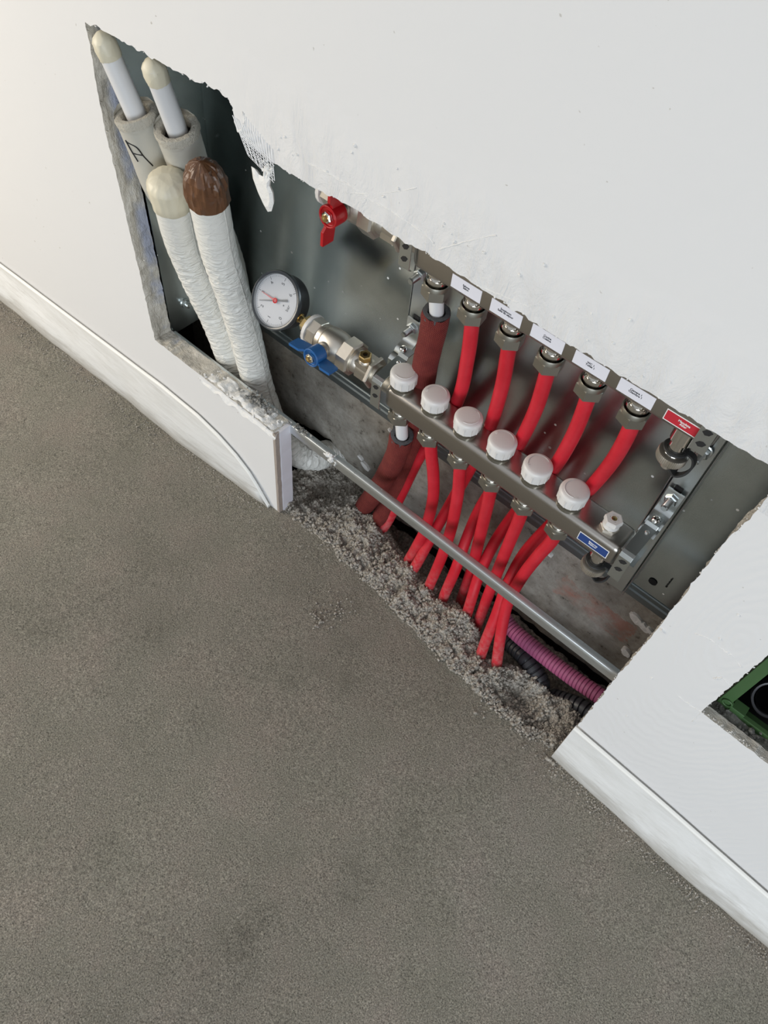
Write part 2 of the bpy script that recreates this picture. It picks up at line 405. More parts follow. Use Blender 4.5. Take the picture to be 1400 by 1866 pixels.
# rough masonry with a brick showing
M_mas = mat('rough plaster', (.3,.28,.25), .93)
ma = ntex(M_mas, 12, 5, .6); mb_ = ntex(M_mas, 45, 8, .8)
c1 = ramp(M_mas, ma, [(.3, (.25,.228,.195)), (.55, (.40,.372,.325)), (.75, (.60,.57,.52))])
mxx = nd(M_mas, 'ShaderNodeMix', data_type='RGBA', blend_type='MULTIPLY'); mxx.inputs[0].default_value = 1
lk(M_mas, c1, mxx.inputs[6]); lk(M_mas, ramp(M_mas, mb_, [(.34, (.16,.14,.13)), (.42, (.85,.83,.8)), (.6, (1.1,1.1,1.1))]), mxx.inputs[7])
gx = nd(M_mas, 'ShaderNodeNewGeometry'); sxx = nd(M_mas, 'ShaderNodeSeparateXYZ'); lk(M_mas, gx.outputs['Position'], sxx.inputs[0])
jit = math_(M_mas, 'MULTIPLY', math_(M_mas, 'SUBTRACT', mb_, .5), .05)
bx_ = math_(M_mas, 'COMPARE', math_(M_mas, 'ADD', sxx.outputs[0], jit), -.058, .062)
bz_ = math_(M_mas, 'COMPARE', math_(M_mas, 'ADD', sxx.outputs[2], jit), .098, .026)
setcol(M_mas, mixc(M_mas, math_(M_mas, 'MULTIPLY', math_(M_mas, 'MULTIPLY', bx_, bz_), ramp(M_mas, ntex(M_mas, 30, 5, .7), [(.4, (.1,.1,.1)), (.6, (.8,.8,.8))])), mxx.outputs[2], (.44,.21,.16)))
bump(M_mas, mb_, .9, .005); bump(M_mas, ntex(M_mas, 14, 4, .6), .6, .012)
M_earth = mat('shaded mud recess', (.035,.030,.026), .98); bump(M_earth, ntex(M_earth, 60, 5, .7), 1, .01)  # near-black mud: the shade of the gap is put into its colour
M_plas = mat('hanging plaster', (.80,.79,.76), .7); bump(M_plas, ntex(M_plas, 130, 5, .7), .8, .003)

# ================================================================== SETTING
# ---- floor slab: runs up to the trench in front of the opening
fm = MB()
xs = [-2.6 + i * .02 for i in range(191)]
def edge_y(x):
    pts = [(-2.6,.02),(-.60,.02),(-.52,.018),(-.46,.019),(-.33,.009),(-.205,-.004),(-.12,-.012),(-.045,-.018),(.03,.0),(.1,.02),(1.3,.02)]
    for (a, ya), (b, yb) in zip(pts, pts[1:]):
        if x <= b: return ya + (yb-ya)*(x-a)/(b-a) + nz(x, 3, 0, 45)*.006
    return .02
rows = [-2.6, -2.0, -1.5, -1.2] + [-1.0 + .02*i for i in range(50)] + [1e9]
vv = []
for r in rows:
    for x in xs:
        y = edge_y(x) if r > 1 else r
        if r <= 1: y = min(y, edge_y(x) - .004) if r > -.03 else y
        z = nz(x, y, 0, 2.5)*.004 + nz(x, y, 5, 14)*.0015 + (max(0, .06 + y)/.08*.004*(nz(x, y, 8, 50)+.3) if y > -.06 else 0)
        vv.append((x, y, z))
n = len(xs)
fm.add(vv, [(r*n+i, r*n+i+1, (r+1)*n+i+1, (r+1)*n+i) for r in range(len(rows)-1) for i in range(n-1)])
k0 = (len(rows)-1)*n
fm.add([vv[k0+i] for i in range(n)] + [(vv[k0+i][0], vv[k0+i][1]+.01, -.12) for i in range(n)],
       [(i, i+1, n+i+1, n+i) for i in range(n-1)])
fm.build('floor', M_floor, kind='structure', angle=180)

# ---- plasterboard wall with its two cut openings
def jag(pts, step=.006, amp=.0014, close=True, seed=0):
    out = []
    n = len(pts)
    for i in range(n if close else n-1):
        a = Vector(pts[i]); b = Vector(pts[(i+1) % n]); L = (b-a).length
        d = (b-a)/max(L, 1e-6); nn = Vector((-d.y, d.x)); k = max(1, int(L/step))
        for j in range(k):
            t = j/k; p = a + (b-a)*t
            q = (nz(p.x, p.y, seed, 90)*1.6 + nz(p.x, p.y, seed+3, 260)) * amp * min(1, 4*min(t, 1-t)+.15)
            out.append(tuple(p + nn*q))
    return out
top = [(-.8277,.6726),(-.784,.6757),(-.694,.678),(-.6514,.6796),(-.6098,.6852),(-.5975,.6830),(-.5918,.6708),(-.5883,.6527),(-.575,.6485),
       (-.539,.6428),(-.489,.6429),(-.4308,.6470),(-.3751,.6449),(-.3226,.6470),(-.2596,.6453),(-.2,.6435),(-.1444,.6443),(-.0918,.645),(-.0317,.6445),(.0045,.6464)]
left = [(-.8277,.6726),(-.829,.644),(-.8345,.585),(-.836,.536),(-.833,.481),(-.832,.407),(-.829,.325),(-.829,.241),(-.8276,.2082)]
ledge = [(-.8276,.2082),(-.740,.2084),(-.6775,.2097),(-.617,.2082),(-.560,.2065)]
right = [(.0200,.6464),(.0203,.618),(.0175,.5224),(.0207,.3824),(.0198,.2229),(.0215,.12),(.022,.02)]
boundary = jag(top, .004, .0022, False) + jag(right, .006, .0015, False, 7) + [(.022,-.02)]
loop = [(-2.6,-.02), (-2.6, 1.6), (1.3, 1.6), (1.3,-.02)] + boundary[::-1] + jag(left, .005, .0016, False, 2) + jag(ledge, .005, .0012, False, 4) + [(-.560,.2065), (-.558,-.02)]
hole = jag([(.1090,.3020),(.1088,.4700),(.33,.4700),(.33,.3000),(.19,.2995)], .004, .0014, True, 11)
T = .032
def wall_mesh():
    w = MB()
    L1 = [Vector((a, b, 0)) for a, b in loop]; L2 = [Vector((a, b, 0)) for a, b in hole]
    allp = L1 + L2; L2b = [Vector((.215+(p.x-.215)*1.25, .385+(p.y-.385)*1.25, 0)) for p in L2]
    tri = tessellate_polygon([L1, L2])
    fr = [(p.x, 0, p.y) for p in allp]; bk_ = [(p.x, T, p.y) for p in L1 + L2b]
    w.add(fr, [tuple(t) for t in tri], 0, False)
    w.add(bk_, [tuple(t) for t in tri], 1, False)
    # cut faces, with three rows so they can be lumpy
    for base_, lp in ((0, L1), (len(L1), L2)):
        nn = len(lp); rowsn = 6; vs_ = []
        for r in range(rowsn+1):
            y = T*r/rowsn
            for p in lp:
                sl = y*.9 if (lp is L1 and p.x > 0 and .0 < p.x < .1) else 0
                amp = .0028 if 0 < r < rowsn else (.0 if r == 0 else .002)
                inner = -.9 < p.x < -.02 and p.y > .01 and lp is L1
                dx = nz(p.x, y, p.y, 70)*amp if inner else 0; dz_ = nz(p.x+9, y, p.y, 70)*amp if inner else 0
                if lp is L2:
                    y = .0125*min(r, 4)/4 if r < 6 else T
                    kk = 1.0 if r < 5 else 1.25
                    vs_.append((.215+(p.x-.215)*kk, y, .385+(p.y-.385)*kk)); continue
                vs_.append((p.x+dx+sl, y, p.y+dz_))
        w.add(vs_, [(r*nn+i, r*nn+(i+1) % nn, (r+1)*nn+(i+1) % nn, (r+1)*nn+i) for r in range(rowsn) for i in range(nn) if not (lp is L1 and lp[i].x > 0)], 1, False)
        if lp is L1: w.add(vs_, [(r*nn+i, r*nn+(i+1) % nn, (r+1)*nn+(i+1) % nn, (r+1)*nn+i) for r in range(rowsn) for i in range(nn) if lp[i].x > 0], 2, False)
    # torn fringe of filler and paper along the cuts
    for (pts, cnt, rr, mi) in ((top, 420, .0016, 2), (right, 110, .0013, 2), (ledge, 70, .0018, 1), (left, 60, .0015, 1), ([(.1088,.47),(.109,.302),(.19,.2995),(.33,.30)], 150, .0013, 2)):
        for k in range(cnt):
            i = random.randrange(len(pts)-1); t = random.random()
            a, b = pts[i], pts[i+1]
            w.lump((a[0]+(b[0]-a[0])*t + random.gauss(0,.0006), random.uniform(.0002, .004), a[1]+(b[1]-a[1])*t + random.gauss(.0003,.0006)), random.uniform(.3, .85)*rr, mi)
    return w
ww = wall_mesh()
# ridges and blobs of filler standing on the painted face
for k in range(34):
    x = random.uniform(-.53, .02); z = .655 + abs(random.gauss(0, .03))
    ww.lump((x, 0, z), random.uniform(.0006, .0022), 2)
for (u, v, r) in ((1207,1148,.004),(1346,1120,.0025),(1312,1163,.0025),(262,475,.001),(1188,1235,.002),(1143,1305,.0018),(1245,1300,.0012)):
    p = P(u, v, 0); ww.lump((p.x, .0005, p.z), r, 2)
def ridge(pix, rr, *_):
    pp = []
    for q in spline([Vector((u, v, 0)) for u, v in pix], 9):
        p = P(q.x+random.gauss(0,.6), q.y+random.gauss(0,.6), 0); pp.append((p.x, .0001, p.z))
    sd = random.random()*50
    ww.tube(pp, lambda L, k: rr*max(.12, .75+1.3*nz(L, sd, 0, 90)), 7, 2)
ridge([(1237,1269),(1258,1285),(1279,1297)], .0010); ridge([(1279,1297),(1262,1314)], .0008)
ridge([(1301,1236),(1318,1236),(1332,1252)], .0009); ridge([(1268,1155),(1290,1163),(1310,1178),(1335,1195),(1352,1215)], .0011)
ridge([(560,296),(620,328),(680,366),(740,402),(790,440)], .0010, 14); ridge([(800,455),(850,440),(905,428)], .0006); ridge([(640,352),(700,352),(760,342)], .0006)
ridge([(870,520),(930,545),(965,560)], .0007); ridge([(443,204),(446,222),(440,240),(446,256)], .0014)
ww.build('wall_front', [M_wall, M_cut, M_fill], kind='structure')

# board end that faces the opening: core stripe and lilac-white paper fold
e = MB()
zs = [(-.01 + i*.009) for i in range(25)]
def endsheet(y0, y1, xo, mi, amp):
    vs_ = []
    for z in zs:
        o_ = nz(z, y0, 3, 60)*amp
        vs_ += [(-.5575+xo+o_, y0, z), (-.5575+xo+o_, y1, z), (-.562, y1, z), (-.562, y0, z)]
    k = len(zs); fs = []
    for i in range(k-1):
        for j in range(4): fs.append((4*i+j, 4*i+(j+1) % 4, 4*i+4+(j+1) % 4, 4*i+4+j))
    fs += [(0,1,2,3), (4*k-4, 4*k-3, 4*k-2, 4*k-1)]
    e.add(vs_, fs, mi, False)
endsheet(-.0004, .0075, .0005, 0, .0015)
endsheet(.0082, .0300, .0025, 1, .0008)
e.build('trim_1', [M_core, M_paper], kind='structure')

# smeared filler on the ledge
sm = MB(); nx, ny = 90, 14
vs_ = []
for i in range(nx+1):
    for j in range(ny+1):
        x = -.725 + (.725-.556)*i/nx; y = -.003 + .037*j/ny
        edge = min(1, 6*min(i/nx, 1-i/nx)) * min(1, 5*min(j/ny, 1-j/ny))
        h = (.0035 + nz(x, y, 0, 60)*.005 + nz(x, y, 4, 160)*.0025)*edge - .001*(1-edge)
        drop = 0 if y > 0 else -.008*(1+nz(x, 0, 9, 60))*(1-edge)
        vs_.append((x, y + nz(x, y, 9, 40)*.002, .2065 + h + drop))
sm.add(vs_, [(i*(ny+1)+j, (i+1)*(ny+1)+j, (i+1)*(ny+1)+j+1, i*(ny+1)+j+1) for i in range(nx) for j in range(ny)])
for k in range(70):
    sm.lump((random.gauss(-.618, .018), random.uniform(.016, .036), .210+random.random()*.004), random.uniform(.0012, .0035), 1)
for k in range(60):
    sm.lump((random.uniform(-.72,-.56), random.uniform(-.002, .03), .2085), random.uniform(.001, .003), 0)
sm.build('trim_2', [M_fill, M_mort], kind='structure')

# ---- masonry behind, recess below and sides of the niche
mw = MB()
def mbot(x):
    pts = [(-1.0,-.03),(-.717,-.01),(-.66,.018),(-.59,.028),(-.555,.012),(-.535,-.009),(-.49,-.043),(-.37,-.044),(-.15,-.05),(.1,-.045)]
    for (a, ya), (b, yb) in zip(pts, pts[1:]):
        if x <= b: return ya+(yb-ya)*(x-a)/(b-a) + nz(x, 0, 2, 60)*.007
    return -.045
ks = [-.95 + .008*i for i in range(132)]
R_ = 12
vs_ = []
for r in range(R_+1):
    for x in ks:
        z0 = mbot(x); z = z0 + (.75 - z0)*(r/R_)**1.5
        vs_.append((x, .158 + nz(x, z, 0, 25)*.003, z))
for x in ks: vs_.append((x, .26, mbot(x)+.02))
n = len(ks)
mw.add(vs_, [(r*n+i, r*n+i+1, (r+1)*n+i+1, (r+1)*n+i) for r in range(R_) for i in range(n-1)])
b0 = (R_+1)*n
mw.add(vs_, [(i, i+1, b0+i+1, b0+i) for i in range(n-1)])
# flakes of plaster stuck on it
for (u, v, w, h) in ((665,850,.010,.006),(656,835,.006,.003),(1160,1130,.012,.008),(1172,1143,.010,.006),(1183,1150,.006,.004),(1140,1190,.008,.008),(1000,1010,.006,.003),(710,785,.004,.002),(975,1190,.004,.003)):
    p = P(u, v, .154)
    outl = [(p.x + w*math.cos(a)*(1+.35*nz(i_*1.3, u, 0)), p.z + h*math.sin(a)*(1+.4*nz(i_*1.7, v, 5)) - .35*w*math.cos(a)) for i_, a in enumerate([i*2*math.pi/18 for i in range(18)])]
    nn_ = len(outl)
    mw.add([(p.x, .1520, p.z)] + [(a_, .1535, b_) for a_, b_ in outl] + [(a_, .1610, b_) for a_, b_ in outl],
           [(0, 1+i_, 1+(i_+1) % nn_) for i_ in range(nn_)] + [(1+i_, 1+nn_+i_, 1+nn_+(i_+1) % nn_, 1+(i_+1) % nn_) for i_ in range(nn_)], 1)
mw.build('wall_back', [M_mas, M_fill], kind='structure', angle=60)
rc = MB()
rc.box((-1.0, .26, -.25), (.15, .27, .1)); rc.box((-1.0, .0, -.26), (.15, .27, -.10))
rc.box((-1.0, .05, -.2), (-.95, .27, .8)); rc.box((.12, .05, -.2), (.15, .27, .27)); rc.box((-1.0, .033, .70), (.15, .27, .72))
rc.build('wall_recess', M_earth, kind='structure')

# ================================================================== EDGE STRIPS
def foam(x0, x1, topf, ybf, name, label):
    s = MB(); s2 = MB()
    cols = []; cols2 = []
    n = int((x1-x0)/.006)
    for i in range(n+1):
        x = x0+(x1-x0)*i/n; t = topf(x); yb = ybf(x) + nz(x, 0, 1, 9)*.002
        h = max(t, .004)
        s_ = [( .0005, h), (-.004, h-.001), (-.006, h-.006), (-.0075, h*.86-.006), (yb*.45-.006, h*.62), (yb*.72-.005, h*.36), (yb*.95-.003, h*.14), (yb*1.0-.001, .0), (yb, -.012), (.002, -.012)]
        for j, (y, z) in enumerate(s_):
            k = nz(x, z, 3, 22)*.0014 if 3 < j < 8 else 0
            cols.append((x, min(y+k, .002), z))
        for j in range(8):
            a = -math.pi*j/7*1.0
            cols2.append((x, -.0035 - .0045*math.sin(-a), h + .0005 + .0035*math.cos(a) + nz(x, 0, 4, 14)*.0006))
    m_ = 10
    s.add(cols, [(i*m_+j, (i+1)*m_+j, (i+1)*m_+j+1, i*m_+j+1) for i in range(n) for j in range(m_-1)])
    s.add(cols[:m_], [tuple(range(m_))]); s.add(cols[-m_:], [tuple(range(m_))])
    s2.add(cols2, [(i*8+j, (i+1)*8+j, (i+1)*8+j+1, i*8+j+1) for i in range(n) for j in range(7)])
    t = thing(name, label, 'edge strip', ((x0+x1)/2, -.01, 0), 'foam strips along the foot of the wall')
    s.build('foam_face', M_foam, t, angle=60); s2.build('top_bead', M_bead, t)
    return t
def lerp(pts, x):
    if x <= pts[0][0]: return pts[0][1]
    for (a, ya), (b, yb) in zip(pts, pts[1:]):
        if x <= b: return ya+(yb-ya)*(x-a)/(b-a)
    return pts[-1][1]
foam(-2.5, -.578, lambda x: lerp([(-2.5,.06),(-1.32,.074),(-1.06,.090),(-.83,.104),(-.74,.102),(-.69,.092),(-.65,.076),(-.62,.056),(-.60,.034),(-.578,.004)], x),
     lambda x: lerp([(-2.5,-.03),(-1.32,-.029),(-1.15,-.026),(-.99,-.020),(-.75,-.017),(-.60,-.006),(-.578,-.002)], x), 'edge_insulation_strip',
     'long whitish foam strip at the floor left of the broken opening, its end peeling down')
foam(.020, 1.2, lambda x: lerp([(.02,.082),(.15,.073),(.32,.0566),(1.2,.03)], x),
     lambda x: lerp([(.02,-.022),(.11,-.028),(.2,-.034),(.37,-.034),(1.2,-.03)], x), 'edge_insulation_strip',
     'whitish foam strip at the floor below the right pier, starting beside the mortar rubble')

# ================================================================== LOOSE CRUMBS
lc = MB()
def fl(u, v): 
    d = RX*((u-700)/FOC) + RD*((v-933)/FOC) + RF
    return EYE + d*(-EYE.z/d.z)
def crumb(p, r):
    if p.y > -.002 and not (-.55 < p.x < .0): return
    lc.lump((p.x, p.y, nz(p.x, p.y, 0, 2.5)*.004 + r*.45), r)
for (u, v, su, sv, n_, r) in ((590,1120,20,12,34,.0022),(615,1115,14,8,24,.0022),(575,1128,6,6,9,.003),(560,1010,40,25,90,.0013),(520,975,30,22,70,.0014),(620,1080,30,18,26,.0015),
        (880,1295,10,7,8,.0026),(1020,1400,22,14,60,.0018),(1060,1430,18,14,45,.0018),(1090,1465,14,10,40,.0016),(1200,1555,20,14,40,.0014),(960,1350,8,8,10,.002)):
    for k in range(n_): crumb(fl(u+random.gauss(0, su), v+random.gauss(0, sv)), r*random.uniform(.4, 1.1))
for k in range(2000):        # dust and crumbs gathered along the wall foot
    x = random.choice((random.uniform(-1.5,-.57), random.uniform(.03,.6))); y = lerp([(-1.5,-.034),(-1.15,-.03),(-.9,-.022),(-.58,-.008),(.03,-.028),(.2,-.04),(.6,-.04)], x) - abs(random.gauss(0, .008 if x > 0 else .022))
    crumb(Vector((x, y, 0)), random.uniform(.0005, .0016))
for k in range(420):
    crumb(fl(random.uniform(0, 1400), random.uniform(600, 1866)), random.uniform(.0004, .0011))
tag(lc.build('loose_crumbs', M_rub), 'small loose mortar crumbs scattered over the bare grey screed floor', 'crumbs', kind='stuff')


# ================================================================== CABINET
cab = thing('manifold_cabinet', 'grey galvanised steel cabinet shell set in the wall around the two pipe manifolds', 'cabinet', (-.4, .10, .19))
s = MB()
s.box((-.829, .148, .2105), (.10, .1495, .69))
# oblong knock-out slots in the sheet
s.build('back_panel', M_galv, cab)
s = MB(); s.box((-.8300, .034, .197), (-.8285, .148, .69)); s.box((-.8285, .146, .197), (-.826, .148, .69))
s.build('side_panel', M_galv, cab)
s = MB()
M_lip = mat('dull lip steel', (.22,.25,.255), .42, .9)
s.strip([(.1478,.2200),(.1465,.2190),(.1462,.2120),(.1440,.2105),(.1435,.2000),(.1450,.1990),(.1480,.1990)], -.828, .10, .0010)
s.build('bottom_lip', M_lip, cab)
s = MB()     # folded front bar
s.strip([(.0400,.196),(.0395,.2025),(.0380,.2045),(.0325,.2048),(.0303,.2040),(.0292,.2018),(.0290,.1985),(.0288,.1880),(.0300,.1862)], -.826, .03, .0010, smooth=True)
fbar = s.build('front_bar', M_bar, cab, bevel=.0004)
s = MB()
p = P(607, 843, .030)
for k in range(26): s.lump((p.x + random.gauss(0, .006), .029+random.uniform(-.003, .005), .199+random.gauss(0, .004)), random.uniform(.002, .0045))
s.build('filler_blob', M_fill, fbar)
s = MB()
for k in range(34): s.lump((random.gauss(-.565, .010)+.03, random.uniform(.028,.037), .206+random.random()*.003), random.uniform(.001, .003))
for k in range(34): s.lump((random.uniform(-.52,.0)**1, random.uniform(.030,.039), .2050), random.uniform(.0003, .0009))
s.build('mortar_specks', M_mort, fbar)['kind'] = 'stuff'
# slots
s = MB()
def slot(u, v, w, h):
    p = P(u, v, .1475); s.lathe((p.x, .1472, p.z), (0,-1,0), [(0, w), (.0005, w)], 20)
slot(1190,1060,.0058,0)
s.box((.001,.1470,.2550), (.0035,.1479,.2575)); 
for q in range(6): s.box((.001+(q%2)*.0006,.1472,.260+q*.003), (.0032,.1479,.2618+q*.003))
s.build('punched_hole', M_dark, cab)
s = MB(); s.lathe((-.8284, .067, .243), (1,0,0), [(0,.008),(.0012,.008),(.002,.0045),(.010,.004),(.0105,.003)], 16)
s.lathe((-.8284, .067, .243), (1,0,0), [(.002,.0068),(.006,.0068)], 6, smooth=False)
s.build('wall_bolt', M_zinc, cab)

# mounting rails + clamps
def bracket(xc, label, side):
    t = thing('manifold_bracket', label, 'bracket', (xc, .147, .24), 'bracket rails that clamp the two manifolds')
    w = .0100
    s = MB()
    s.strip([(.1460,.215),(.1280,.216),(.1255,.221),(.1250,.40),(.1250,.695)], xc-w-.002, xc+w+.002, .0016)
    s.box((xc-w-.0048, .1250, .216), (xc-w-.0036, .146, .69)); s.box((xc+w+.0036, .1250, .216), (xc+w+.0048, .146, .69))
    rail = s.build('rail', M_zinc, t, bevel=.0005)
    for (dz_, dy, nm) in ((0, 0, 'lower'), (.078+.09, .0105, 'upper')):
        za = .393 + (.606-.393 if nm == 'upper' else 0); yo = dy
        # arm from the rail down and forward to the clamp
        s = MB()
        yr_ = .1235
        if nm == 'lower':
            s.strip([(.1205,.439),(.1195,.4365),(.1195,.414),(.1180,.4075),(.1130,.4030),(.1060,.4010),(.1010,.3985),(.0985,.3940),(.092,.3925),(.0885,.389),(.0880,.352),(.070,.3495)], xc-w, xc+w, .0016, smooth=True)
        else:
            s.strip([(yr_,.525),(yr_,.545),(.1215,.560),(.108,.566),(.100,.566),(.098,.600),(.097,.612)], xc-w, xc+w, .0016, smooth=True)
        s.build('arm', M_zinc, t)
        s = MB()
        yf = .040 if nm == 'lower' else .050
        zt = .4005 if nm == 'lower' else .6085; zb_ = .353 if nm == 'lower' else .570
        yk = .103 if nm == 'lower' else .108
        xk = xc + ((.025 if nm == 'upper' else .0125) if side < 0 else 0)
        s.strip([(yk,zt+.0085),(yk-.013,zt+.008),(yk-.0155,zt+.0035),(yf+.006,zt),(yf+.002,zt-.0015),(yf,zt-.006),(yf,zb_),(yf+.004,zb_-.003)], xk-.0075, xk+.0075, .0016)
        cl = s.build('clamp', M_zinc, t, bevel=.0003)
        s = MB()
        for zz in ((zt-.0125), (zt-.0275)):
            o_ = [(xk + a*.0042, zz + b*.0042) for a, b in ((-1.1,-.3),(-.55,.55),(.25,.85),(1.1,.5),(.6,-.5),(-.3,-.9))]
            s.prism(o_, lambda q: (q[0], yf-.0012, q[1]), lambda q: (q[0], yf+.0012, q[1]))
        s.build('clamp_hole', M_dark, cl)
        s = MB(); s.lathe(((xc+xk)/2, yk-.007, zt+.009), (0,-.12,1), [(0,.005),(.002,.005),(.0035,.0038),(.0042,.002)], 16)
        s.build('screw', M_chrome, t)
        if nm == 'lower':
            s = MB(); s.lathe((xk+.001, .079, zt+.0005), (0,0,1), [(0,.0028),(.004,.0028),(.005,.0018)], 12); s.build('screw', M_chrome, t)
        # bolt
        zb2 = .4265 if nm == 'lower' else .5080
        s = MB()
        s.lathe((xc, .1225, zb2), (0,-1,0), [(0,.0088),(.0014,.0088),(.0018,.0080)], 24)
        s.hex((xc, .1225, zb2), (0,-1,0), .0018, .0085, .0078, ph=.2)
        prof = [(.0085,.0042)]
        for q in range(9): prof += [(.009+q*.0014, .0042), (.0097+q*.0014, .0037)]
        prof += [(.0224,.0034)]
        s.lathe((xc, .1225, zb2), (0,-1,0), prof, 16)
        s.build('bolt', M_zinc, t, angle=30)
        s = MB(); s.box((xc-.0045, .1232, zb2+.004), (xc+.0045, .1240, zb2+.017)); s.build('slot', M_dark, rail)
    return t
bracket(-.4225, 'zinc bracket rail with bolts at the left end of the manifolds, beside a sheathed pipe', -1)
bracket(-.0490, 'zinc bracket rail with bolts at the right end of the manifolds, nearest the right pier', 1)

# ================================================================== MANIFOLDS
def roundbox(s, x0, x1, y0, y1, z0, z1, r=.006, re=.009, n=5, mi=0):
    """steel bar with rounded long edges and softened ends"""
    def ring(x, ins):
        pts = []
        for (cy, cz, a0) in ((y1-r, z1-r, 0), (y0+r, z1-r, 90), (y0+r, z0+r, 180), (y1-r, z0+r, 270)):
            for i in range(n+1):
                a = math.radians(a0 + 90*i/n)
                rr = r; y = cy + rr*math.cos(a); z = cz + rr*math.sin(a)
                my, mz = (y0+y1)/2, (z0+z1)/2
                fy = 1 - ins/((y1-y0)/2); fz = 1 - ins/((z1-z0)/2)
                pts.append((x, my+(y-my)*fy, mz+(z-mz)*fz))
        return pts
    rings = []
    for i in range(6):
        a = math.radians(90*i/5); rings.append(ring(x0 + re*(1-math.sin(a)), re*(1-math.cos(a))*.8))
    rings = rings[::-1] if False else rings
    rs = [ring(x0 + re*(1-math.cos(math.radians(90-90*i/5))) if False else x0 + re*(1-math.sin(math.radians(90*i/5))), re*(1-math.cos(math.radians(90*(5-i)/5)))*.0) for i in range(0)]
    seq = []
    for i in range(6):
        t = math.radians(90*i/5); seq.append(ring(x0 + re*(1-math.sin(t)), re*(1-math.cos(math.radians(90)-t) if False else re*0)))
    seq = [ring(x0 + re*(1-math.sin(math.radians(90*i/5))), .7*re*(1-math.cos(math.radians(90*i/5)))) for i in range(6)][::-1]
    # i=5 -> x0, inset .7re ; i=0 -> x0+re, inset 0
    seq += [ring(x1 - re*(1-math.sin(math.radians(90*i/5))), .7*re*(1-math.cos(math.radians(90*i/5)))) for i in range(6)]
    k = len(seq[0]); vs = [p for q in seq for p in q]
    fs = [(a*k+i, a*k+(i+1) % k, (a+1)*k+(i+1) % k, (a+1)*k+i) for a in range(len(seq)-1) for i in range(k)]
    fs += [tuple(range(k))[::-1], tuple((len(seq)-1)*k+i for i in range(k))]
    s.add(vs, fs, mi, True)

def make_fitting(s_only=False):
    """collar ring and hex nut hanging below z=0 (local)"""
    c = MB(); c.lathe((0,0,0), (0,0,-1), [(0,.0105),(.004,.0105),(.005,.0118),(.008,.0120),(.0088,.0105),(.012,.0100),(.0125,.0122),(.0155,.0126),(.018,.0118),(.022,.0110)], 32)
    h = MB()
    h.lathe((0,0,0), (0,0,-1), [(.0190,.0122),(.0172,.0130),(.0168,.0142),(.0182,.0146),(.0225,.0146)], 36, cap=False)
    h.lathe((0,0,0), (0,0,-1), [(.0215,.0146),(.0225,.0160),(.0340,.0160),(.0352,.0145),(.0352,.0085)], 6, smooth=False, cap=False, ph=.35)
    return c, h

def capmesh():
    c = MB()
    n = 96
    def rib(k, i):
        return .0007 if (2 <= k <= 3 and (i % 8) == 0) else 0
    c.lathe((0,0,0), (0,0,1), [(0,.0140),(.0005,.0158),(.001,.0162),(.0112,.0165),(.0120,.0172),(.0155,.0172),(.0175,.0166),(.0188,.0152),(.0194,.0125),(.0199,.008),(.0201,.003)], n, rib=rib)
    # arrow arc moulded on top
    a0, a1 = -1.9, .9; vs = []; m_ = 26
    for i in range(m_+1):
        a = a0+(a1-a0)*i/m_
        for r_, z_ in ((.0122,.0196),(.0122,.0200),(.0128,.0199),(.0128,.0192)):
            vs.append((r_*math.cos(a), r_*math.sin(a), z_))
    c.add(vs, [(4*i+j, 4*i+j+1, 4*i+5+j, 4*i+4+j) for i in range(m_) for j in range(3)])
    for i in range(3):
        a = a1 + .12 + i*.12; p_ = Vector((.0120*math.cos(a), .0120*math.sin(a), .0198)); d_ = Vector((math.cos(a), math.sin(a), 0))*.0016
        c.tube([p_-d_, p_+d_], .00025, 5)
    return c

def drain(parent, x, y, z, flip=1):
    d = MB(); d.lathe((x,y,z), (0,0,-1), [(-.015,.0115),(.006,.0115),(.0075,.0095),(.012,.0090),(.022,.0090),(.024,.0100)], 28)
    dv = d.build('drain_valve', M_chrome, parent, origin=(x,y,z))
    k = MB()
    nn = 96
    k.lathe((x,y,z), (0,0,-1), [(.0245,.0125),(.0252,.0146),(.0260,.0152),(.0335,.0152),(.0345,.0146),(.0350,.0115),(.0346,.006)], nn,
            rib=lambda q, i: (-.0009 if (i % 2 and 2 <= q <= 3) else 0))
    k.build('knurled_cap', M_nick, dv, origin=(x,y,z))
    k = MB(); k.lathe((x,y,z), (0,0,-1), [(.0340,.0042),(.0395,.0042),(.0400,.0052),(.0470,.0052),(.0475,.003)], 20); k.build('stub', M_nick, dv, origin=(x,y,z))
    b = MB()
    b.lathe((x,y,z), (0,0,-1), [(.0185,.0122),(.0195,.0130),(.0208,.0124),(.0206,.0092),(.0187,.0092),(.0185,.0122)], 32, cap=False)
    # strap that loops round to the stub
    pts = spline([(x+.011,y+.003,z-.0195),(x+.0185,y+.003,z-.0215),(x+.0220,y+.002,z-.0310),(x+.0195,y+.000,z-.0420),(x+.0125,y-.002,z-.0480),(x+.0055,y-.002,z-.0435)], 8)
    vs = []
    for q in pts: vs += [(q.x, q.y-.005, q.z), (q.x, q.y+.005, q.z), (q.x*1-.0013*0, q.y+.005, q.z-.0018), (q.x, q.y-.005, q.z-.0018)]
    vs = []
    for i, q in enumerate(pts):
        t_ = (pts[min(i+1, len(pts)-1)] - pts[max(i-1, 0)]).normalized(); nn_ = Vector((t_.z, 0, -t_.x)).normalized()*.0011
        for sgn, yy in ((1,-.0036),(1,.0036),(-1,.0036),(-1,-.0036)): vs.append((q.x+nn_.x*sgn, q.y+yy, q.z+nn_.z*sgn))
    L = len(pts)
    b.add(vs, [(4*i+j, 4*i+(j+1) % 4, 4*i+4+(j+1) % 4, 4*i+4+j) for i in range(L-1) for j in range(4)] + [(0,1,2,3), (4*L-4,4*L-3,4*L-2,4*L-1)], smooth=False)
    b.build('rubber_strap', M_rubber, dv, origin=(x,y,z), angle=50)
    return dv

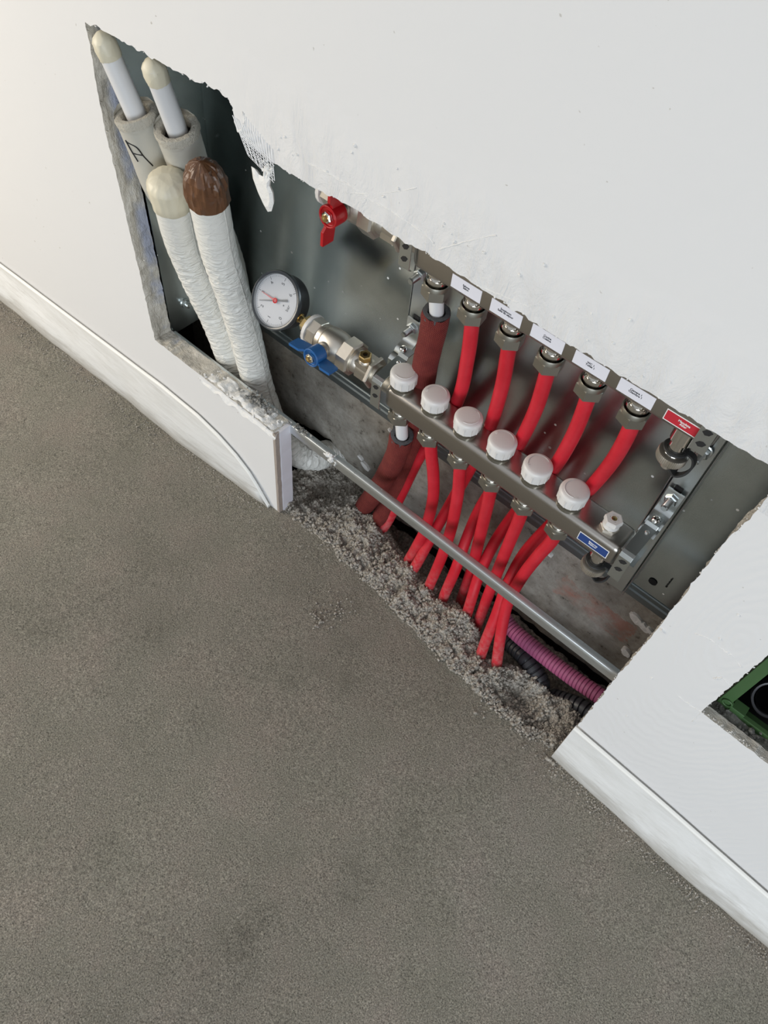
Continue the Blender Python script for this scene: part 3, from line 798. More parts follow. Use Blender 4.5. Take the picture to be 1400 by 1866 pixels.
def part_copy(o, loc, parent):
    c = o.copy(); C.objects.link(c); c.parent = parent; c.location = Vector(loc) - parent_world(parent); return c

LOWY, UPY = .064, .0745
# --- lower manifold
low = thing('manifold', 'lower steel manifold bar with six white round caps and a blue label', 'manifold', (-.234, LOWY, .357), 'heating manifolds in the cabinet')
s = MB(); roundbox(s, -.4010, -.0560, .0455, .0870, .3570, .3920, .0075)
s.build('body', M_steel, low, origin=(-.234, LOWY, .357), angle=60)
c_, h_ = make_fitting()
lowx = [-.385 + .05*i for i in range(6)]; upx = [-.369 + .05*i for i in range(6)]
col0 = c_.build('collar', M_chrome, low); nut0 = h_.build('hex_nut', M_nickd, low, angle=30)
cp0 = capmesh().build('cap', M_white, low, angle=35)
base_ = MB(); base_.lathe((0,0,0), (0,0,1), [(-.001,.0150),(.003,.0150),(.0035,.0128),(.0085,.0128)], 32); bs0 = base_.build('cap_seat', M_nickd, low)
for i, x in enumerate(lowx):
    xn = x
    if i == 0:
        for o_, z_ in ((col0,.359),(nut0,.3650)): o_.location = Vector((xn, LOWY, z_)) - low.location
        cp0.location = Vector((x, .0604, .3995)) - low.location; bs0.location = Vector((x, .0604, .392)) - low.location
    else:
        part_copy(col0, (xn, LOWY, .359), low); part_copy(nut0, (xn, LOWY, .3650), low)
        k = part_copy(cp0, (x, .0604, .3995), low); k.rotation_euler.z = (0,2.4,.4,1.8,2.9,4.2)[i]; part_copy(bs0, (x, .0604, .392), low)
# air vent
s = MB(); s.hex((-.0835, .0640, .3905), (0,0,1), 0, .0055, .0112, ph=.3); s.lathe((-.0835,.0640,.3905), (0,0,1), [(.005,.0092),(.0075,.0092)], 24)
av = s.build('air_vent', M_nick, low, origin=(-.0835,.0640,.3905))
s = MB(); s.lathe((-.0835,.0640,.3905), (0,0,1), [(.0075,.0088),(.008,.0098),(.0140,.0098)], 24); s.lathe((-.0835,.0640,.3905), (0,0,1), [(.0135,.0104),(.0145,.0108),(.0195,.0108),(.0203,.0095),(.0203,.0052)], 6, smooth=False, cap=False, ph=.2)
s.lathe((-.0835,.0640,.3905), (0,0,1), [(.0203,.0052),(.0188,.0050)], 6, smooth=False)
s.build('vent_cap', M_white, av, origin=(-.0835,.0640,.3905))
s = MB(); s.lathe((-.0835,.0640,.3905), (0,0,1), [(.0187,.0038),(.0200,.0038),(.0205,.0030)], 16); s.build('vent_screw', M_brass, av, origin=(-.0835,.0640,.3905))
drain(low, -.0775, LOWY, .3480)
def label_plate(parent, x0, x1, y, z0, z1, m_, border=False):
    l = MB()
    l.box((x0, y-.0003, z0), (x1, y, z1), 1 if border else 0)
    if border: l.box((x0+.0008, y-.00045, z0+.0010), (x1-.0008, y-.0002, z1-.0010), 0)
    return l.build('label', [m_, M_labw], parent, origin=((x0+x1)/2, y, (z0+z1)/2))
lb = label_plate(low, -.1062, -.0672, .0455, .3668, .3812, M_labb, True)
text('Ritorno\nRetour', .0036, (-.0867, .04490, .3742), (1,0,0), (0,0,1), M_labw, 'print', lb, bold=.00006)
# --- upper manifold
upm = thing('manifold', 'upper steel manifold bar with paper room labels, half hidden by the torn wall edge', 'manifold', (-.22, UPY, .572), 'heating manifolds in the cabinet')
s = MB(); roundbox(s, -.3930, -.0400, .0550, .0965, .5715, .6070, .0070)
s.build('body', M_steel, upm, origin=(-.22, UPY, .572), angle=60)
col1 = part_copy(col0, (upx[0], UPY, .5740), upm); nut1 = part_copy(nut0, (upx[0], UPY, .5715), upm)
for i, x in enumerate(upx[1:]):
    part_copy(col0, (x, UPY, .5740), upm); part_copy(nut0, (x, UPY, .5715), upm)
drain(upm, -.0680, UPY, .5565)
words = ['Salone\nSalon', 'Soggiorno\nSalle de séjour', 'Cucina\nCuisine', 'WC 1\nToilet 1', 'Camera 1\nChambre 1']
for i, wd in enumerate(words):
    x0 = -.3395 + .0498*i
    lb = label_plate(upm, x0, x0+.0375, .0550, .5780, .5935, M_lab)
    text(wd, .0032, (x0+.0185, .05465, .5862), (1,0,0), (0,0,1), M_ink, 'print', lb, bold=.00006)
lb = label_plate(upm, -.0900, -.0512, .0550, .5778, .5912, M_labr, True)
text('Mandata\nAller', .0036, (-.0706, .05440, .5846), (1,0,0), (0,0,1), M_labw, 'print', lb, bold=.00006)

# ================================================================== VALVES
def valve(x0, y, z, label, hub_dir, mh, wing, name_h, tee=True):
    """ball valve lying along x from x0 to the manifold"""
    o = (x0, y, z); X = (1,0,0)
    t = thing('ball_valve', label, 'valve', o, 'ball valves feeding the manifolds')
    s = MB()
    s.lathe(o, X, [(.0,.0160),(.001,.0168),(.001,.0130)], 32, cap=False)
    s.hex(o, X, .003, .0190, .0198, ph=.1, n=8)
    s.lathe(o, X, [(.017,.0172),(.020,.0185),(.026,.0190),(.0265,.0180),(.028,.0180),(.0285,.0200),(.034,.0212),(.044,.0214),(.052,.0206),(.057,.0185),(.060,.0175)], 40)
    s.lathe((x0+.040, y, z), hub_dir, [(.010,.0125),(.021,.0115),(.0215,.0095),(.031,.0085)], 28)
    bd = s.build('valve_body', M_nick, t, origin=o, angle=35)
    s = MB(); s.hex(o, X, .0600, .0800, .0245, ph=.25, ch=.003, n=8); s.build('union_nut', M_nick, t, origin=o, angle=25)
    s = MB(); s.lathe(o, X, [(.0795,.0185),(.0815,.0185),(.0815,.0150)], 32, cap=False); s.lathe(o, X, [(.079,.0165),(.086,.0158),(.089,.0140),(.118,.0140)], 32)
    s.box((x0+.087, y-.0130, z-.0130), (x0+.110, y+.0130, z+.0130))
    s.hex(o, X, .1085, .1140, .0222, ph=.5)
    s.lathe(o, X, [(.124,.0135),(.146,.0135)], 28)
    s.build('tail_piece', M_nick, t, origin=o, angle=30)
    s = MB(); s.lathe(o, X, [(-.0025,.0185),(-.0018,.0205),(.0030,.0208),(.0032,.0160),(-.0025,.0158)], 60, rib=lambda k, i: .0004 if i % 3 == 0 and k == 1 else 0, cap=False)
    s.build('white_ring', M_white, t, origin=o)
    if tee:
        q = (x0+.097, y-.003, z+.010)
        s = MB(); s.lathe(q, (0,-.12,1), [(0,.0088),(.006,.0085),(.0072,.0075)], 24); s.build('vent_boss', M_nick, t, origin=q)
        s = MB(); s.lathe(q, (0,-.12,1), [(.0068,.0075),(.0075,.0085),(.0145,.0085),(.0158,.0072),(.0160,.0036),(.0120,.0034)], 6, smooth=False, cap=False)
        bs = s.build('brass_plug', M_brass, t, origin=q); s = MB(); s.lathe(q, (0,-.12,1), [(.0120,.0035),(.0125,.0035)], 16); s.build('plug_bore', M_dark, bs, origin=q)
    # butterfly handle
    hd = Vector(hub_dir).normalized(); wd = Vector(wing).normalized(); sd = hd.cross(wd)
    hc = Vector((x0+.040, y, z))
    s = MB()
    s.lathe(hc, hd, [(.0260,.0100),(.0265,.0122),(.0435,.0128),(.0450,.0124),(.0450,.0108),(.0425,.0100),(.0425,.003)], 40, cap=False)
    for sg in (1,-1):
        out = [(.0105,.028),(.0200,.029),(.0355,.0310),(.0360,.0480),(.0190,.0480),(.0140,.0435),(.0105,.0435)]
        f = lambda off: (lambda q: hc + wd*sg*q[0] + hd*q[1] + sd*off + sd*(-sg*.0035))
        s.prism(out, f(-.0018), f(.0018))
    hn = s.build(name_h, mh, t, origin=hc, angle=35, bevel=.0005); hn['label'] = ('blue' if mh is M_bh else 'red') + ' butterfly handle'
    s = MB(); s.hex(hc, hd, .0425, .0480, .0068, ph=.3); s.build('handle_nut', M_chrome, t, origin=hc)
    s = MB(); s.lathe(hc, hd, [(.0478,.0038),(.0500,.0038),(.0502,.0018),(.0490,.0010)], 16); s.build('handle_stem', M_brass, t, origin=hc)
    return t
valve(-.5440, .0640, .3790, 'nickel ball valve with blue butterfly handle beside the pressure gauge', (0,-1,.13), M_bh, (1,0,.07), 'handle')
valve(-.5290, .0745, .5895, 'nickel ball valve with red butterfly handle partly hidden behind the upper wall edge', (0,-1,.05), M_rh, (0,.05,1), 'handle', tee=False)

# ================================================================== GAUGE
gc = P(513, 549, .064)
view = (EYE - gc).normalized()
gn_ = (view*.84 - (RX*1.0 + RD*.12)*.54).normalized()
gd = Vector((1,0,0)); gd = (gd - gn_*gd.dot(gn_)).normalized()      # dial 'down', towards the stem
gr_ = gd.cross(gn_) * 1.0                                            # dial 'right'
gup = -gd; gr_ = gup.cross(gn_)
gfc = gc + gn_*.0115
ga = thing('pressure_gauge', 'round pressure gauge with white dial reading in bar, red and black needles', 'gauge', gc)
RG = .0370
s = MB(); s.lathe(gc, gn_, [(-.0170,.012),(-.0165,.031),(-.0150,.0350),(-.011,RG-.0012),(.0075,RG-.001),(.0078,RG+.0012),(.0108,RG+.0014),(.0108,.03)], 72, cap=True)
s.build('case', M_black, ga, origin=gc, angle=35)
s = MB(); s.lathe(gc, gn_, [(.0080,RG+.0016),(.0125,RG+.0022),(.0150,RG+.0012),(.0152,RG-.0018),(.0140,RG-.0030),(.0116,RG-.0032)], 72, cap=False)
s.build('rim', M_rim, ga, origin=gc, angle=50)
s = MB(); s.lathe(gc, gn_, [(.0110,RG-.002),(.0116,RG-.002)], 72); dial = s.build('dial', M_dial, ga, origin=gc)
dz0 = .01175
def dp(a, r, h=dz0):    # angle clockwise from the dial's down, as the viewer sees it
    a = math.radians(a)
    return gc + gn_*h + (gd*math.cos(a) - gr_*math.sin(a))*r
s = MB()
for k in range(61):
    a = 45 + 270*k/60; big_ = k % 10 == 0
    p0, p1 = dp(a, .0325), dp(a, .0278 if big_ else .0305); w_ = (p1-p0).cross(gn_).normalized()*(.0004 if big_ else .00018)
    s.add([p0-w_, p0+w_, p1+w_, p1-w_], [(0,1,2,3)], smooth=False)
s.build('scale_marks', M_ink, dial, origin=gc)
for k in range(7):
    a = 45 + 45*k
    text(str(k), .0068, dp(a, .0238), gr_, gup, M_ink, 'numeral', dial, bold=.00016, ext=.00002)
text('bar', .0064, dp(0, .0210), gr_, gup, M_ink, 'unit_mark', dial, bold=.0001, ext=.00002)
text('\u25c6', .003, dp(0, .0135), gr_, gup, M_ink, 'unit_mark', dial, ext=.00002)
def needle(ang, l1, l2, w1, w2, h, m_, name):
    s = MB(); a0 = dp(ang, l1, h); a1 = dp(ang, 0, h); b1 = dp(ang+180, l2, h); b0 = dp(ang+180, l2*.25, h)
    w = (a0-a1).cross(gn_).normalized()
    for A, B, wa, wb2 in ((a0, a1, .0003, w1), (a1, b1, w1*.8, w2)):
        vs = [A-w*wa, A+w*wa, B+w*wb2, B-w*wb2]; s.add(vs + [v+gn_*.0005 for v in vs], [(0,1,2,3),(4,5,6,7),(0,1,5,4),(1,2,6,5),(2,3,7,6),(3,0,4,7)], smooth=False)
    s.build(name, m_, ga, origin=gc)
needle(153, .0270, .0190, .0009, .0016, .0125, M_black, 'needle')
needle(180, .0245, .0010, .0012, .0010, .0135, M_needle, 'red_pointer')
s = MB(); s.lathe(gc, gn_, [(.0118,.0032),(.0138,.0032)], 24); s.build('hub', M_black, ga, origin=gc)
s = MB(); s.lathe(gc, gn_, [(.0138,.0036),(.0150,.0036),(.0152,.0026),(.0146,.0020)], 24); s.build('hub', M_needle, ga, origin=gc)
s = MB(); s.lathe(gc, gn_, [(.0146,RG-.0022),(.0148,RG-.0022)], 64); s.build('glass', M_glass, ga, origin=gc)
vend = Vector((-.5440, .064, .3790)); st = gc + (vend-gc).normalized()*.034
L_ = (vend-st).length
s = MB(); s.lathe(st, vend-st, [(-.004,.007),(.002,.007),(.0022,.0055),(L_+.002,.0055)], 24); s.hex(st, vend-st, L_-.0150, L_-.0045, .0112, ph=.3); s.hex(st, vend-st, L_-.0030, L_+.001, .0135)
s.build('brass_stem', M_brass, ga, origin=st, angle=30)

# ================================================================== RED PIPES
RP = .0083
ENTRY = []
def path(pts, n=10): return spline([P(*p) if len(p) == 3 and p[0] > 5 else p for p in pts], n)
def redpipe(first, pts, label):
    e_ = pts[-1]; q_ = P(*e_); p2 = P(*pts[-2]); dd = (q_-p2).normalized(); dd.z = min(dd.z, -.5); q3 = q_ + dd*.035; q3.z = min(q3.z, -.03)
    ENTRY.append(q_)
    t = MB(); t.tube(path([first] + [P(*w) for w in pts] + [q3]), RP, 20)
    a = Vector(first)
    o = tag(t.build('heating_pipe', M_red, origin=a), label, 'pipe', 'red floor heating pipes')
    return o
# upper circuit, passing behind the lower bar
U = [(-.319, UPY, .545), (-.269, UPY, .545), (-.219, UPY, .545), (-.169, UPY, .545), (-.119, UPY, .545)]
redpipe((-.319,UPY,.548), [(859,605,.0745),(852,655,.080),(838,720,.090),(806,782,.104),(768,828,.112),(737,890,.112),(710,945,.104),(694,970,.092),(684,988,.088)],
        'red pipe from the leftmost unsheathed upper outlet, landing next to the sheathed pipes')
redpipe((-.269,UPY,.548), [(925,650,.0745),(915,705,.080),(896,770,.088),(872,825,.102),(848,870,.108),(817,925,.106),(787,978,.092),(762,1024,.072),(748,1046,.064)],
        'red pipe dropping from under the living room label, third upper outlet')
redpipe((-.219,UPY,.548), [(993,695,.0745),(975,750,.080),(945,812,.090),(915,865,.104),(876,925,.106),(852,978,.094),(831,1036,.072),(812,1080,.064),(801,1110,.058)],
        'red pipe dropping from the fourth upper outlet, under the kitchen label')
redpipe((-.169,UPY,.548), [(1066,742,.0745),(1044,795,.080),(1012,850,.090),(975,895,.104),(937,938,.108),(901,990,.100),(874,1047,.082),(860,1090,.066),(848,1130,.058)],
        'red pipe dropping from the fifth upper outlet, under the toilet label')
redpipe((-.119,UPY,.548), [(1146,788,.0745),(1118,838,.080),(1080,885,.092),(1040,925,.104),(1000,960,.108),(955,1010,.096),(925,1065,.076),(905,1120,.056),(884,1172,.036),(871,1212,.024),(866,1235,.02)],
        'red pipe dropping from the rightmost upper outlet, entering rubble in front of the others')
redpipe((lowx[1],LOWY,.345), [(786,825,.066),(790,865,.072),(789,910,.080),(776,962,.084),(758,998,.080),(744,1022,.076),(735,1040,.072)],
        'red pipe from the lower outlet under the second white cap, bowing right before the hole')
redpipe((lowx[2],LOWY,.345), [(838,862,.066),(834,905,.070),(822,965,.074),(804,1018,.070),(785,1062,.062),(776,1085,.058)],
        'red pipe from the lower outlet under the third white cap')
redpipe((lowx[3],LOWY,.345), [(892,905,.066),(884,940,.072),(873,985,.080),(862,1030,.088),(847,1075,.090),(838,1100,.088)],
        'red pipe from the lower outlet under the fourth white cap, dipping behind its neighbours')
redpipe((lowx[4],LOWY,.345), [(947,945,.066),(930,985,.070),(910,1034,.074),(890,1085,.074),(873,1130,.068),(864,1155,.062)],
        'red pipe from the lower outlet under the fifth white cap')
redpipe((lowx[5],LOWY,.345), [(1006,985,.066),(982,1012,.068),(951,1052,.068),(926,1098,.062),(914,1150,.048),(906,1205,.034),(902,1235,.028)],
        'rightmost red pipe from the lower bar, nearest the magenta conduit')

def sheath(first, pts, label):
    t = thing('sheathed_pipe', label, 'pipe', first, 'dark red sheathed pipes')
    a = Vector(first); q_ = P(*pts[-1]); dd = (q_-P(*pts[-2])).normalized(); dd.z = min(dd.z, -.5); q3 = q_+dd*.05; q3.z = min(q3.z, -.03); ENTRY.append(q_)
    pp = spline([P(*w) for w in pts] + [q3])
    s = MB(); s.tube([a, a*.5+pp[0]*.5, pp[0], pp[2]], .0083, 20); s.build('inner_pipe', M_whp, t)
    s = MB(); s.tube(pp, lambda L, k: .0158 + (.0006*nz(L, 0, 0, 30)), 32, caps=False, wob=lambda L, a: (.0016*nz(math.cos(a)*2, math.sin(a)*2, L*60) if L < .012 else 0))
    s.build('sheath', M_sh, t)
    s = MB(); pt = pp[:3]; s.tube(pt, lambda L, k: .0152, 28, caps=False)
    d = (pp[1]-pp[0]).normalized()
    s.lathe(pp[0], -d, [(.0005,.0157),(.0012,.0140),(.0006,.0105),(-.004,.0092)], 28, cap=False, rib=lambda k, i: .0012*nz(i*.7, k, 0))
    s.build('lining', M_wool, t)
sheath((-.369,UPY,.545), [(796,568,.0760),(788,610,.078),(775,665,.084),(764,740,.094),(752,800,.106),(735,862,.114),(716,905,.112),(698,938,.104),(684,960,.10)],
       'dark red sheathed pipe rising behind the first white cap to the upper bar')
sheath((lowx[0],LOWY,.345), [(733,793,.066),(722,830,.072),(704,866,.082),(682,900,.094),(660,928,.102),(645,948,.104)],
       'dark red sheathed pipe from the lower bar, in front of the upper one')

# ================================================================== RUBBLE
rb = MB()
def yback(x): return lerp([(-.58,.135),(-.50,.14),(-.455,.128),(-.42,.112),(-.39,.092),(-.345,.082),(-.30,.074),(-.25,.068),(-.20,.064),(-.165,.045),(-.145,.030),(-.125,.035),(-.10,.050),(.06,.058)], x)
def hgt(x, y):
    yb = yback(x); y0 = edge_y(x)
    t = (y-y0)/max(yb-y0, .01)
    h = .003 + (.010 if x < -.14 else .002)*math.sin(max(0, min(1, t))*math.pi) + nz(x, y, 0, 28)*.011 + nz(x, y, 4, 75)*.009 + nz(x, y, 7, 190)*.0045
    h += .024*math.exp(-((x+.212)**2+(y-.050)**2)/.0004) + .010*math.exp(-((x+.455)**2+(y-.09)**2)/.0012)
    h -= .018*math.exp(-((x+.06)**2+(y-.02)**2)/.0009)
    h -= .030*math.exp(-((x+.535)**2+(y-.085)**2)/.0010)
    for q in ENTRY:
        d2 = (x-q.x-.002)**2 + (y-q.y+.010)**2
        if d2 < .0009: h += .012*math.exp(-d2/.00012)
    if x > -.12: h += .012*math.exp(-((x+.065)**2)/.0012 - (y-.050)**2/.0002) - .008*math.exp(-((x+.03)**2)/.004 - (y-.012)**2/.0003)
    if t > 1: h -= min(.075, (y-yb)*2.2)
    if y < y0: h = min(h, .006+nz(x, y, 2, 90)*.004) - (y0-y)*.5
    return h
nx, ny = 330, 90
vs_ = []
for i in range(nx+1):
    for j in range(ny+1):
        x = -.600 + .72*i/nx; y0 = edge_y(x) - .010; y = y0 + (.160-y0)*j/ny
        vs_.append((x, y, hgt(x, y)))
rb.add(vs_, [(i*(ny+1)+j, (i+1)*(ny+1)+j, (i+1)*(ny+1)+j+1, i*(ny+1)+j+1) for i in range(nx) for j in range(ny)], smooth=True)
k = 0
while k < 13000:
    x = random.uniform(-.59, .10); y0 = edge_y(x); yb = yback(x)
    y = random.uniform(y0-.006, yb+.012)
    if x > .02 and y < .035: continue
    if x < -.56 and y < .035: continue
    r = random.choice((.0008,.0010,.0012,.0015,.0019,.0023,.0030)) * random.uniform(.7, 1.15)
    rb.lump((x, y, hgt(x, y) + r*random.uniform(-.2, .8)), r); k += 1
for k in range(2200):        # raised lip of crumbs along the trench edge
    x = random.uniform(-.56, .03); y = edge_y(x) + random.gauss(-.001, .0042)
    if x > .015: y = min(y, -.03)
    r = random.choice((.0012,.0016,.0022,.003))
    rb.lump((x, y, max(.001, hgt(x, y)+r*random.uniform(.2, 2.2))), r)
for k in range(420):        # crumbs sitting in clumps
    cx = random.choice((-.47,-.36,-.28,-.20,-.22,-.10,-.04)); x = random.gauss(cx, .012); y = random.gauss(.5*(edge_y(cx)+yback(cx)), .014)
    rb.lump((x, y, hgt(x, y)+random.uniform(0,.005)), random.uniform(.0015, .004))
tag(rb.build('mortar_rubble', M_rub, angle=35), 'crumbly grey mortar rubble filling the trench where the red pipes enter the floor', 'rubble', kind='stuff')

# ================================================================== WHITE INSULATED PIPES
def wrinkle(L, a, seed, amp=.0016, fr=110):
    s_ = math.sin(a); c_ = math.cos(a)
    v = nz(L*fr*.9 + c_*.5, c_*1.3, s_*1.3+seed)
    v2 = nz(L*fr*2.0, c_*2+seed, s_*2)
    m_ = max(0, min(1, (L-.05)/.12))
    return amp*(abs(v)*-1.6 + .4*v2)*(.25+.75*m_)
def wrapped(pts3, r, capm, label, seed, cap_len, group):
    pp = spline(pts3, 40)
    t = thing('insulated_pipe', label, 'pipe', pp[-1], group)
    s = MB(); s.tube(pp[2:], lambda L, k: r, 64, wob=lambda L, a: wrinkle(L, a, seed))
    s.build('film_wrap', M_foil, t, angle=180)
    s = MB(); sp_ = []
    for i_, c_ in enumerate(pp[6:250]):
        v_ = (EYE-c_).normalized(); a_ = (pp[i_+7]-c_).normalized(); sd = (v_*.80 + RX*(.62+.10*nz(i_*.02, seed, 0))); sd = (sd - a_*sd.dot(a_)).normalized()
        sp_.append(c_ + sd*(r-.0004))
    s.tube(sp_, lambda L, k: .0011*(1+.7*nz(L, seed, 0, 120)), 8)
    s.build('tape_seam', M_foil, t, angle=180)
    # taped dome on top
    dome = 1.45 if capm is M_brown else .62
    d = (pp[0]-pp[8]).normalized(); base = pp[0]
    s = MB(); prof = []
    n = 12
    for i in range(n+1):
        a = math.pi/2*i/n; prof.append((math.sin(a)*r*dome, max(.0012, (r+.0008)*math.cos(a)**(.75 if dome < 1 else 1.0))))
    prof = [(-cap_len, r+.0009), (-cap_len+.001, r+.0018), (-cap_len*.5, r+.0012)] + prof
    pk = .0024 if capm is M_brown else .0010
    s.lathe(base, d, prof, 64, rib=lambda k, i: pk*nz(i*.4, k*.5, seed)*(1 if k > 0 else .3) + (.0018*abs(nz(i*.9, k*.15, seed+3)) if k > 1 else 0))
    s.build('taped_end', capm, t, angle=14 if capm is M_brown else 60)
    return t
Bp = [P(306,337,.006), P(316,372,.013), P(334,443,.030), P(366,520,.046), P(397,586,.060), P(427,668,.070), P(445,730,.074)]
Bp += [Vector((-.715,.085,.07)), Vector((-.700,.10,.02)), Vector((-.68,.115,-.05))]
wrapped(Bp, .0243, M_cream, 'white wrapped insulated pipe with a cream taped end, leaning left of the brown-ended one', 1.0, .030, 'insulated pipes at the left of the niche')
Cp = [P(375,338,.018), P(387,400,.027), P(401,465,.036), P(424,534,.047), P(448,614,.060), P(470,700,.070), P(488,752,.074)]
Cp += [P(503,788,.080), P(525,812,.086), P(550,829,.098), P(578,833,.120), P(600,826,.150), Vector((-.56,.21,-.03))]
wrapped(Cp, .0243, M_brown, 'white wrapped insulated pipe whose end is sealed with crumpled brown tape', 5.0, .022, 'insulated pipes at the left of the niche')

def sleeved(tip, neck, low_pts, label, seed, ink):
    t = thing('insulated_pipe', label, 'pipe', neck, 'insulated pipes at the left of the niche')
    tip = Vector(tip); neck = Vector(neck); d = (tip-neck).normalized()
    s = MB(); s.tube([neck - d*.018, neck, neck + (tip-neck)*.5, tip], .0122, 32); s.build('inner_pipe', M_whp, t, origin=neck)
    L = (tip-neck).length
    s = MB(); s.lathe(neck, d, [(L*.76,.0124),(L*.78,.0131),(L*.9,.0134),(L*.99,.0130),(L+.004,.0100),(L+.008,.0045),(L+.009,.001)], 28, rib=lambda k, i: .0016*nz(i*.6, k, seed))
    s.build('taped_end', M_cream, t, origin=neck, angle=35)
    pp = spline([neck] + [Vector(q) for q in low_pts], 24)
    s = MB(); s.tube(pp, .0258, 48, caps=False, wob=lambda L, a: wrinkle(L, a, seed, .0012, 80)*(1 if seed > 2 else .35) + (.0022*nz(math.cos(a)*3, math.sin(a)*3, seed+L*90) if L < .006 else 0))
    s.build('foam_sleeve', M_ins, t, angle=180)
    s = MB(); s.lathe(neck, d, [(-.009,.0262),(-.003,.0270),(.0012,.0262),(.0018,.0215),(.0004,.0185),(-.012,.0180)], 56, cap=False, rib=lambda k, i: .0018*nz(i*.5, k, seed))
    s.build('sleeve_rim', M_foamrim, t, origin=neck, angle=60)
    if ink:
        # marker letters drawn on the sleeve
        ax = (pp[0]-pp[10]).normalized(); side = (EYE-pp[6]).normalized(); side = (side - ax*side.dot(ax)).normalized(); tg = ax.cross(side)
        def sp(a, h):
            q = pp[0] - ax*h; return q + (side*math.cos(a) + tg*math.sin(a))*.0264
        s = MB()
        st = ink
        for stroke in st: s.tube(spline([sp(a, h) for a, h in stroke], 8), .0008, 6)
        s.build('marker_writing', M_ink, t, origin=neck)
    return t
An = P(247,206,.016); A2n = P(321,232,.032)
sleeved(P(188,72,.004), An, [P(272,270,.030), P(298,340,.047), Vector((-.803,.075,.40)), Vector((-.797,.105,.30)), Vector((-.795,.117,.15))],
        'grey foam-sleeved pipe with black marker writing, furthest left in the niche', 1.0,
        [[(-1.05,.020),(-.95,.034),(-.80,.050)],[(-1.0,.022),(-.55,.026),(-.38,.040),(-.15,.056)],[(-.88,.038),(-.40,.038)]])
sleeved(P(279,120,.014), A2n, [P(340,290,.052), P(358,350,.070), Vector((-.766,.094,.40)), Vector((-.766,.114,.30)), Vector((-.766,.120,.15))],
        'foam-sleeved pipe with a bare white end, just behind the brown-taped one', 4.0, None)

# ================================================================== CONDUITS
def corrug(pts, r, pitch, amp, m_, label, cat_name, n=28, group=None, parent=None, hollow=False):
    pp = spline(pts, 60); L = 0; s = MB()
    # resample evenly
    out = [pp[0]]; acc = 0; step = pitch/9
    for a, b in zip(pp, pp[1:]):
        d = (b-a).length; t = step-acc
        while t <= d: out.append(a+(b-a)*(t/d)); t += step
        acc = (acc + d) % step
    s.tube(out, r, n, wob=lambda L, a: amp*(1 if (L/pitch) % 1 < .8 else -1.2), caps=not hollow)
    if hollow: s.tube(out, r-.0032, n, caps=False)
    o = s.build(cat_name, m_, parent, origin=out[0], angle=60)
    if not parent: tag(o, label, 'conduit', group)
    return o
corrug([P(915,1120,.095), P(935,1148,.088), P(985,1190,.082), P(1040,1232,.078), P(1090,1266,.076), P(1130,1296,.076)], .0116, .0060, .0007, M_mag,
       'magenta corrugated conduit lying on the rubble right of the red pipes', 'corrugated_conduit', group='corrugated conduits in the trench')
corrug([P(915,1160,.090), P(940,1182,.080), P(962,1205,.070), P(985,1240,.062), Vector((-.045,.056,-.02)), Vector((-.02,.056,-.03))], .0125, .0085, .0011, M_cond,
       'black corrugated conduit mostly buried in the rubble, below the magenta one', 'corrugated_conduit', group='corrugated conduits in the trench')
corrug([Vector((-.03,.062,-.02)), P(1062,1290,.066), P(1100,1322,.062), P(1130,1345,.060)], .0125, .0085, .0011, M_cond,
       'short piece of black corrugated conduit emerging beside the right pier at the trench end', 'corrugated_conduit', group='corrugated conduits in the trench')

# ================================================================== MESH TAPE AND HANGING PLASTER
s = MB()
A_, B_, C_, D_ = P(434,236,-.0008), P(497,292,-.0008), P(500,331,-.001), P(452,283,-.001)
for i in range(14):      # down threads
    t_ = i/13
    a = A_.lerp(B_, t_); b = (D_.lerp(C_, t_)) + Vector((random.gauss(0,.0008), 0, random.gauss(0,.0012)))
    s.tube([a + (a-b)*.55, a, b], .0004, 5)
for i in range(9):
    t_ = i/8
    a = A_.lerp(D_, t_); b = B_.lerp(C_, t_) + Vector((random.gauss(0,.001), 0, random.gauss(0,.0006)))
    s.tube([a, a.lerp(b,.5)+Vector((0,0,random.gauss(0,.0005))), b], .00028, 5)
for i in range(13):      # threads showing through the thin coat above
    a = P(444+i*4.2, 207+i*5.3, -.0002); b = P(447+i*4.0, 262+i*2.8, -.0002)
    s.tube([a, b], .0003, 5)
tag(s.build('mesh_tape', M_labw), 'frayed white fibreglass mesh tape at the broken corner of the upper edge', 'tape')
s = MB()
ol = [(458,303),(464,307),(472,318),(480,322),(486,318),(492,326),(491,338),(497,352),(499,370),(495,385),(488,386),(480,372),(470,350),(461,325)]
def hp(off, sc):
    cx = P(482,348,-.001)
    return lambda q: cx + (P(q[0], q[1], -.001)-cx)*sc + Vector((0, off, 0))
s.prism(ol, hp(-.0022, .72), hp(0, 1.0)); s.prism(ol, hp(.0025, .9), hp(0, 1.0))
for k in range(26):
    p = P(random.gauss(487,5), random.gauss(309,6), -.001); s.lump(p, random.uniform(.001, .0026))
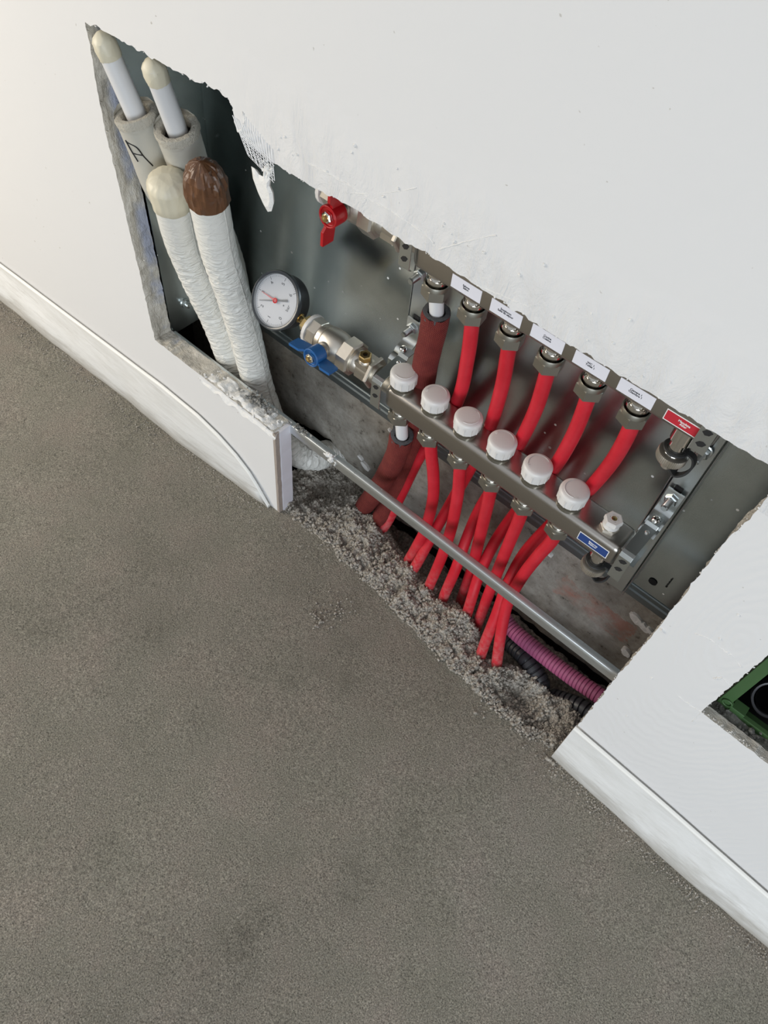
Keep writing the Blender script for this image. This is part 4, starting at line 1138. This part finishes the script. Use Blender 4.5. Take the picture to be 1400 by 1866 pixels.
s.tube([P(483,312,-.001), P(482,326,-.001)], .0016, 6); s.tube([P(488,312,-.001), P(487,330,-.001)], .0012, 6)
tag(s.build('plaster_scrap', M_plas, angle=20), 'white scrap of plaster dangling from the mesh tape at the upper edge', 'plaster')

# ================================================================== ELECTRICAL BOX
eb = thing('electrical_box', 'green plastic back box in the small hole at the right border', 'electrical box', (.23,.04,.31))
gx0, gz0 = .1170, .2880
s = MB()
s.box((gx0, .028, gz0), (.34, .034, gz0+.0110)); s.box((gx0, .028, gz0+.010), (gx0+.0120, .034, .50))
s.box((gx0, .034, gz0), (.34, .046, gz0+.0022)); s.box((gx0, .034, gz0), (gx0+.0022, .046, .50))
for q in (.014, .062, .105): s.box((gx0+q, .0265, gz0+.009), (gx0+q+.016, .040, gz0+.0175))
s.box((gx0+.010, .030, .395), (gx0+.030, .034, .50))
s.lathe((gx0+.0085, .0285, gz0+.018), (0,-1,0), [(-.001,.0062),(.0025,.0062),(.0025,.0042),(-.001,.0042)], 20, cap=False)
s.build('box_shell', M_green, eb, bevel=.0006)
s = MB(); s.box((gx0, .085, gz0-.02), (.34, .090, .52)); s.box((gx0-.001, .046, gz0), (gx0, .085, .50)); s.box((gx0, .046, gz0-.001), (.34, .085, gz0)); s.build('box_shade_back', M_black, eb)  # black stands for the shade inside the green box
corrug([(.160,.085,.286),(.158,.068,.305),(.158,.052,.322)], .0185, .0065, .0012, M_cond, '', 'conduit_end', parent=eb, hollow=True)
s = MB()
nx, ny = 60, 10; vs_ = []
for i in range(nx+1):
    for j in range(ny+1):
        x = .100+.25*i/nx; y = .0125+.020*j/ny
        vs_.append((x, y+.004*nz(x, y, 1, 60), (.288 + .006*(j/ny) + nz(x, y, 0, 90)*.006)))
s.add(vs_, [(i*(ny+1)+j, (i+1)*(ny+1)+j, (i+1)*(ny+1)+j+1, i*(ny+1)+j+1) for i in range(nx) for j in range(ny)])
for k in range(130): s.lump((random.uniform(.104,.30), random.uniform(.013,.030), .289+random.random()*.008), random.uniform(.001, .004))
s.build('mortar_bed', M_mort, eb, angle=30)
